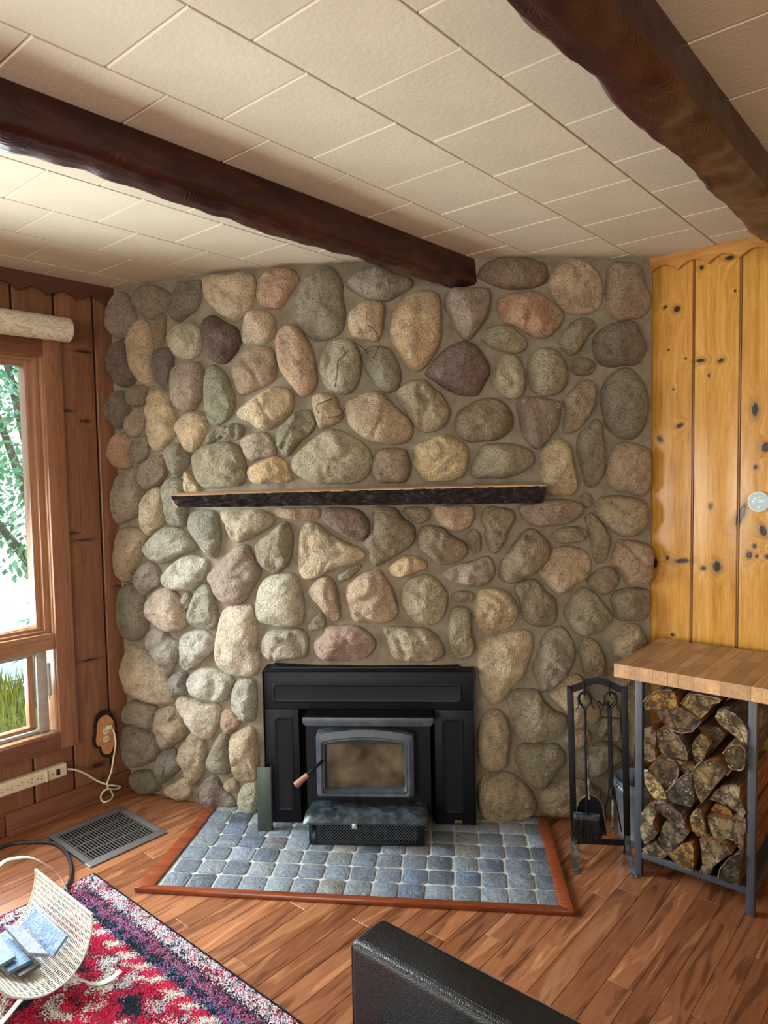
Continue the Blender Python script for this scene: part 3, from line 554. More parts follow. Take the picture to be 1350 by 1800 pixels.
STONES = """150 130 115:208 513 222 514 232 529 239 548 242 563 235 584 222 595 205 594 192 581 191 566 195 541 200 523
140 122 104:238 511 256 499 277 502 298 513 305 526 298 541 283 553 271 562 253 558 238 541 233 526
130 120 105:317 497 334 493 354 493 356 506 354 523 347 543 331 556 317 566 303 561 303 551 310 536 308 518
200 175 140:360 488 379 480 407 480 432 478 447 484 451 503 448 526 442 541 427 558 412 566 394 558 374 541 361 521 358 503
178 134 96:455 490 463 478 478 471 500 469 517 474 527 487 523 500 512 517 500 535 487 544 466 541 455 530 451 510
150 120 85:273 567 281 553 291 555 292 569 291 586 288 604 279 608 271 596 268 579
195 165 125:240 565 253 561 266 571 268 591 272 611 271 631 272 667 267 678 258 679 244 669 233 644 228 616 228 591
190 180 150:298 589 308 572 326 567 344 569 354 579 356 596 354 616 344 629 329 633 313 629 301 614 296 601
100 72 64:361 563 374 553 387 558 399 567 417 576 424 596 422 611 409 629 397 639 381 638 369 629 360 606 358 584
195 165 130:434 553 449 543 467 546 482 556 486 576 482 591 467 604 452 604 434 606 426 599 428 581
115 90 82:200 604 213 597 228 599 228 621 233 644 240 667 230 679 215 681 203 672 195 647 194 621
115 105 95:272 618 283 610 298 610 306 621 305 644 303 669 301 684 291 684 278 674 272 652
160 135 118:308 647 324 637 341 635 354 639 360 657 360 677 354 702 341 722 326 726 313 717 307 697 304 672
140 138 112:365 649 374 640 384 644 399 659 408 682 415 699 412 720 402 737 381 749 369 742 363 720 362 682
160 130 95:414 639 429 619 449 610 470 608 481 616 487 637 486 662 477 674 457 683 437 692 422 694 414 677 408 654
180 140 104:505 569 492 579 485 596 487 621 492 647 505 669 519 686 529 698 540 697 553 686 559 670 556 643 551 618 540 595 529 579 516 569
190 165 120:432 710 449 697 470 684 485 679 505 682 516 694 517 712 510 730 492 745 472 757 455 755 439 742 424 737 418 725
140 125 105:225 684 233 677 248 676 259 679 258 694 256 710 240 715 228 711 222 697
120 108 98:195 697 205 687 218 686 223 699 229 712 230 722 223 735 219 750 208 755 198 742 191 720
165 148 118:230 727 245 716 257 717 257 732 253 752 243 767 232 769 222 755 220 740
195 168 122:263 692 273 683 288 684 300 697 306 720 310 740 310 762 298 778 286 790 273 793 264 780 261 757 262 732 259 710
200 165 120:308 747 321 732 334 723 351 722 361 730 365 747 361 765 351 783 341 795 326 793 321 778 313 762
174 132 98:203 767 215 759 227 767 233 783 234 808 230 823 213 825 200 815 194 798
140 125 108:240 770 253 765 262 769 263 788 259 805 248 815 237 813 234 795
135 128 110:298 783 311 778 324 780 331 793 337 805 331 820 317 838 306 833 296 815 291 798
140 132 108:361 778 369 762 381 751 394 749 399 755 392 767 381 775 364 783
140 132 108:394 760 404 745 419 744 432 752 428 765 417 773 399 774 392 767
165 142 118:423 778 434 765 452 759 470 761 482 775 487 793 480 803 462 805 444 812 432 803
190 150 90:437 823 452 813 472 805 487 801 502 810 510 825 515 843 500 849 477 848 457 851 442 847 434 833
145 132 102:356 785 374 779 394 775 414 779 427 793 432 815 433 838 424 853 402 857 376 859 356 856 344 835 339 815 342 798
135 112 90:253 813 268 803 286 799 293 813 296 830 288 846 276 858 261 864 249 851 247 830
150 135 115:208 845 214 832 228 823 245 821 248 838 251 852 256 866 249 893 240 910 225 917 209 923 204 905 203 880
185 165 130:253 880 266 860 278 855 288 863 291 880 292 900 288 921 276 933 263 943 253 933 251 911
140 138 118:288 855 293 843 303 838 318 841 328 853 332 880 331 900 328 923 316 927 301 923 295 903 292 878
190 165 125:322 833 331 828 341 843 354 858 352 866 340 867 328 866
135 122 102:540 481 561 467 580 466 593 478 603 497 603 521 608 542 607 566 599 587 577 597 553 599 535 585 519 566 516 542 524 515 529 494
145 130 115:612 491 628 478 649 470 671 467 695 481 713 485 727 494 723 507 703 518 684 529 660 529 639 523 617 510 607 499
190 155 115:617 545 633 533 649 528 668 530 676 539 675 563 671 590 660 601 644 598 623 595 613 579 611 558
185 148 100:687 553 703 529 727 513 751 509 769 515 776 534 777 563 776 595 767 619 751 643 735 654 719 649 705 630 692 609 684 585 684 569
150 128 112:783 518 796 505 820 505 847 505 860 508 863 523 861 545 852 566 836 587 825 597 812 594 799 579 790 558 781 540
155 145 118:564 627 577 603 596 594 615 595 628 609 635 627 636 649 631 673 617 691 599 694 580 687 567 673 561 651
135 128 104:637 622 649 609 668 607 684 611 695 627 704 649 705 670 697 686 681 691 668 685 652 667 641 649
110 82 76:749 651 767 627 788 609 809 599 822 598 838 607 850 622 860 641 862 657 852 676 841 694 825 697 801 693 780 682 761 669 748 660
160 142 110:696 689 711 673 732 666 748 667 761 681 777 694 788 713 793 726 785 745 769 757 748 761 732 753 721 737 711 721 700 707
170 140 105:605 707 620 699 639 689 657 686 673 691 687 705 705 723 721 737 727 753 724 769 711 779 687 783 660 779 639 771 620 755 609 737
175 148 110:549 699 561 690 577 690 591 697 596 713 604 726 601 739 588 747 572 753 563 754 556 739 551 721
135 128 100:490 755 505 737 520 724 532 720 546 722 553 734 556 746 548 761 532 774 519 790 508 803 495 798 486 780
165 150 120:516 803 532 785 556 766 580 754 601 757 625 769 644 782 655 801 655 819 644 841 623 850 593 851 561 851 535 843 516 830 512 817
145 115 90:657 803 665 790 687 787 711 789 717 798 723 817 721 835 711 849 687 850 665 849 653 833 653 817
195 165 110:729 782 748 774 777 763 799 769 817 779 824 795 823 817 815 838 793 846 767 847 748 845 732 830 725 814 727 798
130 108 76:799 739 809 721 831 707 852 699 871 700 889 710 900 726 903 745 895 761 873 774 847 777 823 777 804 763
150 138 110:825 825 836 803 849 782 868 779 895 779 921 785 937 795 940 811 927 825 908 835 884 842 855 841 833 841
125 95 72:839 483 849 465 873 454 903 451 932 454 956 463 964 481 959 497 937 506 908 509 879 506 849 493
180 150 115:969 478 985 461 1007 453 1028 459 1047 475 1059 494 1060 515 1055 537 1039 551 1017 554 996 550 980 537 965 515 963 494
155 125 98:1068 470 1081 459 1103 461 1121 465 1128 481 1131 502 1141 518 1141 542 1129 558 1108 562 1087 562 1068 547 1064 523 1065 497
172 120 78:872 534 887 518 911 513 935 510 953 518 972 531 988 547 991 561 980 579 964 593 945 595 927 587 905 574 884 566 876 550
145 132 102:845 593 857 577 879 571 900 575 916 587 927 601 924 614 911 621 889 619 868 614 852 603
140 125 100:985 595 996 577 1012 561 1031 557 1047 566 1048 577 1036 587 1025 606 1012 623 1001 626 991 619 984 606
115 100 82:1041 601 1052 582 1073 569 1097 563 1116 566 1124 582 1133 601 1136 614 1127 633 1116 643 1097 643 1076 646 1055 641 1044 625
165 150 118:872 641 881 625 897 621 911 629 921 649 924 675 919 694 905 703 889 699 871 683 863 667 869 651
150 138 108:929 633 943 614 964 610 980 617 992 635 997 657 995 678 980 693 956 697 937 689 929 667 927 649
125 110 84:1004 643 1012 629 1028 627 1041 633 1047 643 1040 657 1025 661 1009 657
150 128 98:991 702 1004 686 1017 673 1031 666 1044 673 1048 691 1044 713 1033 737 1017 755 1001 763 989 758 991 739 993 718
125 115 95:1057 686 1068 665 1084 649 1105 645 1121 659 1135 683 1140 710 1137 739 1127 761 1111 773 1089 770 1068 755 1059 731 1056 707
140 115 102:908 710 921 698 945 697 975 702 987 707 985 729 980 750 967 769 953 787 940 789 924 774 916 755 912 734
135 118 94:1015 769 1031 750 1047 735 1057 742 1061 766 1063 795 1063 825 1055 846 1044 858 1031 854 1023 830 1015 803
185 160 118:948 803 961 779 977 770 993 774 1004 787 1007 809 1012 833 1015 857 1007 870 983 873 961 867 951 846 948 825
165 138 108:1073 795 1087 779 1108 777 1135 785 1144 795 1144 825 1143 857 1129 873 1103 867 1079 862 1065 841 1067 817
140 125 102:1022 871 1034 866 1042 874 1042 885 1034 894 1025 888 1021 880
165 160 145:258 956 271 941 288 927 308 926 326 933 341 948 347 961 341 970 321 976 301 986 286 991 268 985 256 973 254 963
140 136 122:334 905 344 897 366 896 381 900 387 923 389 946 387 966 381 982 369 979 356 966 344 948 332 928
170 155 125:392 897 407 894 432 894 457 895 477 903 483 916 475 928 457 938 439 948 417 955 407 946 399 926 390 905
170 145 112:213 933 225 926 243 928 258 938 261 953 253 976 240 1001 230 1021 218 1023 211 1006 210 971
150 138 125:240 1006 253 991 266 987 278 996 285 1011 283 1029 273 1034 258 1047 245 1041 237 1026
185 180 168:286 1011 301 994 321 979 341 973 356 979 366 984 364 1004 354 1026 341 1038 316 1039 296 1036 285 1024
125 118 100:213 1036 225 1026 238 1029 256 1049 258 1072 263 1094 258 1115 243 1128 225 1125 215 1112 210 1082
155 132 118:366 1014 381 994 402 973 419 958 437 958 447 976 457 991 460 1009 447 1031 437 1052 422 1063 399 1063 381 1047 374 1029
145 132 108:451 956 465 943 480 931 496 918 508 919 516 939 515 968 509 992 498 1002 487 1008 473 1007 457 991 450 971
185 160 140:263 1052 278 1036 298 1034 313 1044 324 1062 331 1082 329 1102 313 1111 298 1111 278 1099 262 1084 258 1067
150 145 130:321 1049 329 1040 336 1044 337 1057 332 1072 324 1067 319 1059
150 148 130:341 1049 351 1031 361 1025 374 1039 381 1062 385 1082 381 1099 371 1107 351 1104 336 1099 331 1084 336 1067
195 178 155:392 1074 409 1064 432 1062 447 1064 452 1087 453 1112 455 1137 458 1162 455 1183 439 1190 417 1190 397 1183 381 1165 379 1137 384 1109
180 172 152:456 1034 467 1016 485 1009 505 1007 520 1010 529 1031 536 1058 536 1085 528 1100 502 1103 482 1100 457 1092 451 1074 452 1052
165 158 148:258 1115 273 1104 291 1107 301 1120 316 1130 319 1150 308 1170 300 1186 293 1183 281 1162 266 1145 258 1130
185 182 172:321 1120 334 1109 354 1107 369 1112 376 1122 378 1142 366 1155 351 1167 331 1180 322 1170 320 1147
160 150 135:465 1117 477 1107 500 1105 528 1104 541 1115 544 1133 539 1154 517 1159 495 1162 482 1164 465 1152 460 1135
180 155 122:217 1162 224 1142 231 1131 244 1138 258 1144 273 1158 287 1173 300 1196 311 1216 311 1227 304 1236 287 1239 264 1236 242 1229 224 1216 217 1193 215 1173
140 135 128:299 1193 309 1183 322 1178 329 1184 330 1202 333 1218 322 1222 311 1220 302 1207
190 185 175:331 1196 340 1182 356 1173 371 1173 389 1180 411 1193 410 1211 402 1227 387 1234 369 1233 351 1229 336 1218
170 165 152:411 1213 418 1196 431 1192 447 1196 452 1213 453 1236 451 1260 442 1270 429 1267 416 1253 409 1236
140 125 105:222 1240 233 1231 251 1231 269 1238 278 1244 276 1264 271 1280 256 1280 238 1273 222 1271 218 1258
165 138 105:278 1247 291 1241 307 1241 318 1256 327 1271 331 1282 327 1298 313 1307 300 1316 289 1317 280 1300 273 1280 274 1262
195 180 160:311 1231 322 1223 340 1229 362 1236 382 1236 389 1249 388 1271 380 1289 371 1300 358 1300 344 1289 331 1271 318 1251
174 136 110:391 1253 400 1246 411 1248 420 1260 426 1264 420 1278 409 1289 398 1290 390 1276
130 115 98:221 1278 236 1273 253 1278 269 1291 280 1309 283 1322 276 1336 260 1344 244 1349 227 1344 220 1324 219 1296
170 148 118:327 1298 340 1287 356 1296 364 1311 364 1336 360 1358 351 1373 340 1381 331 1373 327 1353 318 1336 316 1318
145 135 118:373 1318 382 1300 391 1287 402 1291 403 1311 406 1333 407 1353 398 1363 380 1360 369 1353 365 1340 369 1327
185 158 125:409 1291 422 1282 438 1277 449 1284 453 1307 457 1331 456 1353 449 1371 433 1374 420 1373 411 1353 409 1329 406 1309
125 120 110:278 1329 291 1318 307 1316 314 1329 320 1347 311 1360 298 1371 282 1379 276 1362 276 1344
125 110 92:233 1358 253 1353 269 1356 278 1369 284 1387 273 1394 253 1396 238 1387 232 1373
180 155 125:292 1384 307 1376 324 1367 336 1376 339 1387 336 1400 322 1408 304 1404 291 1396
135 118 108:351 1382 364 1367 376 1362 387 1373 393 1387 407 1398 416 1413 409 1423 391 1424 371 1421 353 1413 347 1398
175 150 115:396 1376 404 1367 416 1367 420 1380 418 1391 404 1393 394 1384
170 165 140:424 1387 433 1377 452 1377 456 1396 454 1429 440 1431 424 1424 419 1409
175 140 110:483 897 496 892 533 892 560 893 564 904 555 913 528 916 496 911 484 905
130 105 95:565 904 571 892 600 891 629 895 645 909 651 928 643 947 629 952 608 944 587 931 571 917
135 118 90:655 907 656 891 677 889 696 893 709 909 728 925 731 947 720 963 699 976 677 989 659 997 648 987 647 971 637 957 643 947 653 933
145 122 92:707 899 717 891 747 891 757 899 755 912 739 921 723 915 712 904
185 150 115:760 899 768 889 800 888 829 889 835 904 829 923 816 932 800 936 781 928 768 917
140 120 92:733 947 739 928 757 923 779 928 795 941 816 952 824 965 816 981 795 992 768 992 755 981 736 965
185 162 125:528 933 541 917 557 919 573 931 595 947 621 957 640 968 643 979 624 992 603 997 581 1005 560 1016 541 1021 528 1011 524 989 525 960
140 130 108:592 1013 605 1003 621 995 637 993 629 1005 613 1019 597 1023
195 160 110:685 997 699 981 715 976 736 979 749 987 751 997 736 1004 720 1012 704 1016 689 1012
160 138 118:776 1011 787 1000 808 991 835 984 858 977 869 992 870 1009 862 1023 842 1032 820 1031 800 1026 790 1020
175 148 120:543 1037 557 1019 573 1012 587 1021 595 1043 599 1069 597 1088 587 1092 576 1083 563 1067 549 1051
180 150 118:611 1029 629 1011 651 1001 669 1003 680 1019 691 1037 699 1061 700 1080 688 1093 667 1096 640 1095 621 1091 613 1069 607 1048
165 150 118:707 1032 723 1016 747 1009 765 1016 781 1032 788 1051 784 1075 773 1093 752 1100 731 1095 712 1077 703 1056
145 135 115:541 1099 552 1083 565 1077 573 1088 571 1103 555 1109 544 1109
165 128 115:553 1128 568 1115 576 1101 600 1099 624 1099 645 1109 659 1123 661 1136 651 1152 629 1160 603 1161 571 1160 555 1147
165 150 122:672 1104 693 1100 725 1103 749 1104 768 1117 781 1139 779 1155 760 1164 728 1163 699 1160 685 1147 680 1125
155 142 112:791 1075 805 1065 824 1069 829 1088 829 1112 835 1136 829 1152 808 1160 795 1152 788 1131 787 1101
140 125 98:792 1051 805 1039 827 1040 835 1048 829 1059 808 1060
140 130 105:821 936 834 930 845 942 846 964 839 974 830 971 824 953
150 122 98:910 891 935 885 960 878 997 877 1022 885 1027 899 1014 913 994 923 966 926 941 926 924 916
145 125 97:845 913 853 892 879 891 901 897 906 911 896 930 887 953 873 973 862 970 853 947 853 928
150 130 100:969 942 980 930 1008 925 1028 930 1034 942 1025 950 1003 956 980 954
140 120 92:1029 911 1039 901 1053 913 1065 930 1072 944 1069 973 1062 992 1051 995 1042 978 1038 953 1034 930
160 138 105:1045 888 1056 874 1081 870 1115 874 1135 885 1139 911 1132 930 1115 944 1093 943 1070 930 1053 911
140 122 95:904 953 921 933 938 929 955 942 967 959 965 981 949 1001 927 1015 904 1026 884 1023 876 1009 882 984 896 967
180 152 115:945 1006 960 981 972 964 991 960 1020 963 1036 978 1039 998 1031 1018 1011 1029 997 1040 983 1046 969 1037 955 1020
165 130 98:1077 970 1087 950 1112 949 1138 956 1148 970 1148 995 1143 1026 1127 1032 1104 1029 1093 1015 1087 1001 1073 989
145 125 98:1031 1023 1045 1004 1065 995 1081 1001 1089 1018 1081 1035 1062 1047 1048 1040
135 120 92:904 1032 921 1020 941 1018 955 1035 975 1051 979 1074 975 1096 955 1103 932 1099 918 1085 913 1060
185 155 112:834 1057 845 1037 868 1033 887 1037 904 1054 913 1074 907 1091 893 1105 870 1111 853 1113 837 1099 831 1077
145 135 105:991 1074 1003 1051 1022 1032 1039 1037 1059 1057 1076 1080 1077 1088 1062 1105 1045 1116 1022 1119 1005 1105 994 1088
135 118 92:1073 1054 1081 1040 1107 1033 1135 1035 1143 1043 1142 1071 1132 1089 1104 1093 1084 1089 1077 1071
185 160 120:842 1130 865 1116 890 1111 918 1106 935 1113 938 1130 932 1158 921 1189 901 1209 884 1232 865 1240 851 1226 842 1198 839 1164
145 135 118:952 1122 969 1105 989 1102 1003 1119 1011 1141 1008 1164 997 1187 980 1206 963 1217 949 1215 941 1192 935 1175 944 1147
150 130 100:1020 1133 1028 1122 1045 1125 1056 1141 1062 1161 1059 1187 1045 1192 1028 1187 1021 1164 1017 1147
165 142 110:1079 1122 1096 1099 1118 1096 1132 1113 1135 1130 1121 1147 1101 1158 1081 1153 1077 1139
155 135 108:1066 1184 1081 1175 1120 1180 1120 1224 1110 1226 1093 1221 1074 1206
150 138 112:890 1224 905 1213 927 1210 947 1214 956 1231 976 1248 996 1258 997 1272 993 1290 976 1297 959 1304 937 1307 915 1302 905 1287 900 1263
180 152 112:964 1219 981 1202 1000 1187 1020 1187 1025 1204 1035 1219 1052 1241 1054 1258 1044 1272 1020 1280 1008 1277 996 1258 981 1241
165 140 108:842 1277 851 1255 866 1246 881 1249 893 1265 898 1292 894 1319 890 1346 878 1356 861 1357 844 1346 839 1319 839 1297
140 130 105:905 1324 915 1309 937 1307 959 1308 978 1307 991 1321 994 1338 981 1353 969 1370 954 1387 939 1386 925 1373 912 1351 905 1336
165 145 112:839 1385 851 1363 873 1357 898 1358 915 1370 932 1387 942 1407 942 1426 925 1441 898 1442 868 1446 849 1436 840 1414
170 150 120:947 1395 966 1380 986 1373 1013 1368 1035 1375 1047 1385 1057 1392 1049 1414 1035 1431 1010 1437 981 1436 956 1429 948 1412
175 148 112:993 1297 1008 1285 1030 1282 1040 1292 1035 1304 1015 1316 998 1309
150 138 115:1011 1331 1020 1319 1040 1309 1064 1304 1086 1314 1095 1329 1086 1341 1069 1356 1049 1367 1027 1363 1013 1351
150 138 112:1049 1290 1054 1263 1064 1231 1079 1228 1088 1243 1088 1270 1091 1297 1074 1304 1057 1299
155 142 115:1106 1231 1119 1228 1125 1258 1123 1294 1118 1337 1108 1329 1107 1292 1104 1258
130 118 95:1084 1360 1101 1351 1123 1341 1128 1368 1093 1375
150 140 115:1057 1378 1069 1365 1076 1380 1071 1400 1059 1392"""
def make_stone(k, rgb, px):
    rs = random.Random(k*101+7)
    P = [V((*on_wall(px[i], px[i+1]), 0)) for i in range(0, len(px), 2)]
    sp = spline(P, 6); per = [0.0]
    for i in range(len(sp)): per.append(per[-1]+(sp[(i+1) % len(sp)]-sp[i]).length)
    n = 72; O = []; j = 0
    for i in range(n):
        d = per[-1]*i/n
        while per[j+1] < d: j += 1
        t = (d-per[j])/max(1e-9, per[j+1]-per[j]); O.append(sp[j].lerp(sp[(j+1) % len(sp)], t))
    ar = abs(sum(O[i].x*O[(i+1) % n].y-O[(i+1) % n].x*O[i].y for i in range(n)))/2; r = math.sqrt(ar/PI)
    c = sum(O, V())/n; Bh = max(0.026, min(0.082, 0.020+0.58*r))*rs.uniform(0.85, 1.12)
    pl = []
    for _ in range(rs.randint(3, 6)):
        an = rs.uniform(0, 2*PI); g = rs.uniform(0.25, 0.75); pl.append((rs.uniform(0.78, 1.04), math.cos(an)*g, math.sin(an)*g))
    rough_ = rs.uniform(0.6, 1.5)
    rings = (1.0, 1.0, 0.988, 0.966, 0.93, 0.88, 0.82, 0.75, 0.67, 0.58, 0.48, 0.38, 0.28, 0.18, 0.09); vs = []
    for ri, t in enumerate(rings):
        for p in O:
            q = c+(p-c)*t; u, v = (q.x-c.x)/r, (q.y-c.y)/r
            if ri == 0: h = -0.03
            else:
                h = Bh*max(0.0, 1-t**3.0)**0.56
                for (c0, gx, gy) in pl:
                    f = Bh*(c0-(gx*u+gy*v)*0.8+0.12); kk = Bh*0.10; dd = max(kk-abs(h-f), 0)/kk; h = min(h, f)-dd*dd*kk*0.25
                edge = min(1, (1-t)*6)
                crease = abs(noise.noise(V((q.x*9+k*3.1, q.y*9, k*0.7)))); h -= edge*rough_*0.012*max(0, 0.22-crease)/0.22*(k % 3 != 0)
                h += edge*rough_*(noise.noise(V((q.x*16+k, q.y*16, k*1.7)))*0.009+noise.noise(V((q.x*40, q.y*40+k, k)))*0.0050+noise.noise(V((q.x*95, q.y*95+k, k*0.3)))*0.0024)
                h = max(h, -0.004)
            e = cw(q.x, q.y, h); vs.append(e)
    h = 0
    vs.append(cw(c.x, c.y, sum((vs[-1-i]-cw(c.x, c.y)).dot(V((0, -1, 0))) for i in range(1, 2)) if False else Bh))
    m = len(rings); fs = []
    for i in range(m-1):
        for j in range(n): fs.append((i*n+j, i*n+(j+1) % n, (i+1)*n+(j+1) % n, (i+1)*n+j))
    last = (m-1)*n; cen = sum((vs[last+j] for j in range(n)), V())/n; vs[-1] = cen
    for j in range(n): fs.append((last+j, last+(j+1) % n, len(vs)-1))
    o = B().add(vs, fs).build('stone', M['stone'], wall_back, smooth=70)
    o.color = tuple(((v/255+0.055)/1.055)**2.4 for v in rgb)+(1,)
for k, ln in enumerate(STONES.split('\n')):
    hx, pp = ln.split(":"); make_stone(k, [int(v) for v in hx.split()], [int(v) for v in pp.split()])
# dry twigs caught between the stones
for lab, pts in (('thin dry twig bent across two stones, topmost on the chimney', ((648, 572), (657, 578), (665, 590), (668, 605), (664, 618), (657, 629))), ('thin dark twig curled over an egg-shaped grey stone', ((617, 615), (607, 625), (599, 634), (597, 642), (596, 660), (593, 680))),
                 ('short pale twig reaching from a mortar joint over a green-grey stone', ((627, 603), (634, 607), (642, 614), (648, 622))), ('dark wire-like twig looped on a small square tan stone', ((588, 701), (575, 706), (564, 711), (562, 719), (566, 727))), ('short dark twig below the looped one, under the small tan stone', ((580, 734), (596, 732), (606, 726), (609, 718)))):
    P = spline([cw(*on_wall(x, y, 0.075), 0.080) for x, y in pts], 5, False)
    tag(B().tube(P, 0.0016, 5).build('twig', M['bark_dark']), lab, 'twig', 'twigs on the stones')
# ------------------------------------------------------------------ mantel shelf
mt = thing('mantel_shelf', 'long live-edge wooden mantel shelf with dark bark front on the stone chimney', 'shelf')
YF = 2.965
L, R = onY(299, 870, YF), onY(960, 852, YF); Lb, Rb = onY(311, 893, YF), onY(958, 885, YF)
nx, nzz = 150, 12; b = B(); vs = []
def mz(t): return (L.z+(R.z-L.z)*(0.65*t+0.35*(1-(1-t)**3)))
for i in range(nx+1):
    t = i/nx
    for j in range(nzz+1):
        u = j/nzz; x0 = L.x+(Lb.x-L.x)*u; x1 = R.x+(Rb.x-R.x)*u; x = x0+(x1-x0)*t
        zt, zb = mz(t)-0.004, Lb.z+(Rb.z-Lb.z)*t; z = zt+(zb-zt)*u
        nn = noise.noise(V((x*9, z*30, 0)))*0.010+noise.noise(V((x*30, z*70, 3)))*0.008+noise.noise(V((x*70, z*120, 7)))*0.004
        y = YF-0.012+0.03*u*u-nn+0.012
        vs.append(V((x, y, z+noise.noise(V((x*12, 9, u*3)))*0.004*(u > 0.9))))
fs = [((i*(nzz+1)+j), (i+1)*(nzz+1)+j, (i+1)*(nzz+1)+j+1, i*(nzz+1)+j+1) for i in range(nx) for j in range(nzz)]
b.add(vs, fs)
# back of the bark layer closes it into a solid
o0 = len(b.v); bk = [V((p.x, YF+0.045, p.z)) for p in vs]; b.add(bk, [tuple(reversed(f)) for f in fs])
edge = [i*(nzz+1) for i in range(nx+1)]; edge2 = [i*(nzz+1)+nzz for i in range(nx+1)]; nv = len(vs)
q = []
for e_ in (edge, edge2): q += [(e_[i], e_[i+1], e_[i+1]+nv, e_[i]+nv) for i in range(nx)]
for base_ in (0, nx*(nzz+1)): q += [(base_+j, base_+j+1, base_+j+1+nv, base_+j+nv) for j in range(nzz)]
b.f += q; b.mi += [0]*len(q)
tag(b.build('bark_edge', M['bark_dark'], mt, smooth=60, weld=False), 'rough dark bark left on the front edge')
b = B(); vs = []
for i in range(41):
    t = i/40; x = L.x+(R.x-L.x)*t; zt = mz(t); zb = Lb.z+(Rb.z-Lb.z)*t
    yb = min(yw(max(-1.3, min(1.2, x)))-0.01, YF+0.05+0.16*min(1, t/0.09)); yf = YF+0.003*noise.noise(V((x*8, 1, 1)))
    vs += [V((x, yf, zt)), V((x, yb, zt+0.006)), V((x, yb, zb)), V((x, yf+0.045, zb)), V((x, yf+0.045, zt-0.012)), V((x, yf, zt-0.006))]
fs = [(i*6+k, i*6+(k+1) % 6, (i+1)*6+(k+1) % 6, (i+1)*6+k) for i in range(40) for k in range(6)]+[tuple(range(6)), tuple(40*6+k for k in reversed(range(6)))]
b.add(vs, fs).build('shelf_board', M['shelf_wood'], mt, smooth=30)
# ------------------------------------------------------------------ hearth: slate tiles in a red wooden trim
hz = 0.012
ho = [onz(*p, 0.02) for p in ((235, 1561), (1010, 1602), (962, 1438), (362, 1420))]; hi4 = [onz(*p, 0.02) for p in ((272, 1555), (984, 1591), (944, 1438), (378, 1422))]
hearth = thing('hearth', 'slate tiled hearth pad with a red-brown wooden trim in front of the stove', 'hearth')
ho[2] = ho[1]+(ho[2]-ho[1])*1.02; ho[3] = ho[0]+(ho[3]-ho[0])*1.02; hi4[2] = hi4[1]+(hi4[2]-hi4[1])*1.03; hi4[3] = hi4[0]+(hi4[3]-hi4[0])*1.03
flat = lambda p, z: V((p.x, p.y, z))
back = [V((hi4[2].x, yw(hi4[2].x)+0.02, 0)), V((hi4[3].x, yw(hi4[3].x)+0.02, 0))]
bed = [flat(hi4[0], 0), flat(hi4[1], 0), flat(back[0], 0), flat(back[1], 0)]
mid = [flat(hi4[0].lerp(ho[0], 0.3), 0.0004), flat(hi4[1].lerp(ho[1], 0.3), 0.0004), flat(ho[2], 0.0004), flat(back[0], 0.0004), flat(back[1], 0.0004), flat(ho[3], 0.0004)]
B().prism([flat(p, 0.0004) for p in (hi4[0], hi4[1], hi4[2], back[0], back[1], hi4[3])], (0, 0, 0.0088)).build('grout_bed', M['grout'], hearth)
for i, j in ((3, 0), (0, 1), (1, 2)):
    B().prism([flat(ho[i], 0.0), flat(ho[j], 0.0), flat(hi4[j], 0.0), flat(hi4[i], 0.0)], (0, 0, 0.021)).build('trim_strip', M['trim_red'], hearth, bevel=0.005, seg=2)
def clip(poly, A, Bp):
    out = []; ed = Bp-A; nr = V((-ed.y, ed.x, 0))
    for i in range(len(poly)):
        p, q = poly[i], poly[(i+1) % len(poly)]; dp, dq = (p-A).dot(nr), (q-A).dot(nr)
        if dp >= 0: out.append(p)
        if (dp >= 0) != (dq >= 0): out.append(p.lerp(q, dp/(dp-dq)))
    return out
ex = (flat(hi4[1], 0)-flat(hi4[0], 0)).normalized(); ey = V((-ex.y, ex.x, 0)); T = 0.1035; org = flat(hi4[1], 0)-ex*0.006
SL = ['76828f', '7f8a95', '88929c', '78868f', '939a9e', '6c7a90', '808a8f', '8c96a2', '788490', '88929a', '627085', '8a9498', '7d8684', '949288', '7c8590', '565e68', '8a8688']  # bluish base tones carry the cool sky light caught by the tiles
rs = random.Random(5); shift = [0, 0.005, -0.004, 0.006, 0.002, -0.005, 0.004, 0]
for r in range(8):
    for c in range(-1, 17):
        g = 0.0044; x1 = -c*T+shift[r]+0.03; x0 = x1-T; jit = lambda: rs.uniform(-0.0016, 0.0016)
        y0_, y1_ = r*T*0.985+0.002, (r+1)*T*0.985+0.002
        # soft tumbled outline with clipped corners
        cc = 0.008; pp = [(x0+g+cc, y0_+g), (x1-g-cc, y0_+g), (x1-g, y0_+g+cc), (x1-g, y1_-g-cc), (x1-g-cc, y1_-g), (x0+g+cc, y1_-g), (x0+g, y1_-g-cc), (x0+g, y0_+g+cc)]
        poly = [org+ex*(u+jit())+ey*(v+jit()) for u, v in pp]
        for A_, B_ in ((hi4[0], hi4[1]), (hi4[1], hi4[2]), (hi4[3], hi4[0])):
            poly = clip(poly, flat(A_, 0)+(V((0, 0, 0))), flat(B_, 0)) if poly else poly
        if len(poly) < 3 or (poly[0]-poly[1]).length < 1e-6 and len(poly) < 4: continue
        cen = sum(poly, V())/len(poly); ar = abs(sum(poly[i].x*poly[(i+1) % len(poly)].y-poly[(i+1) % len(poly)].x*poly[i].y for i in range(len(poly))))/2
        if ar < 0.0012 or cen.y > yw(max(-1.3, min(1.2, cen.x)))+0.02: continue
        if cen.x > 0.42 and cen.y > 3.19: continue
        poly2 = []
        for p in poly:
            if not poly2 or (p-poly2[-1]).length > 5e-4: poly2.append(p)
        o = B().prism([flat(p, 0.006) for p in poly2], (0, 0, 0.0075+rs.uniform(-0.0012, 0.0012))).build('slate_tile', M['slate'], hearth, bevel=0.0012, seg=2)
        o.color = lin(rs.choice(SL), rs.uniform(0.58, 0.98))
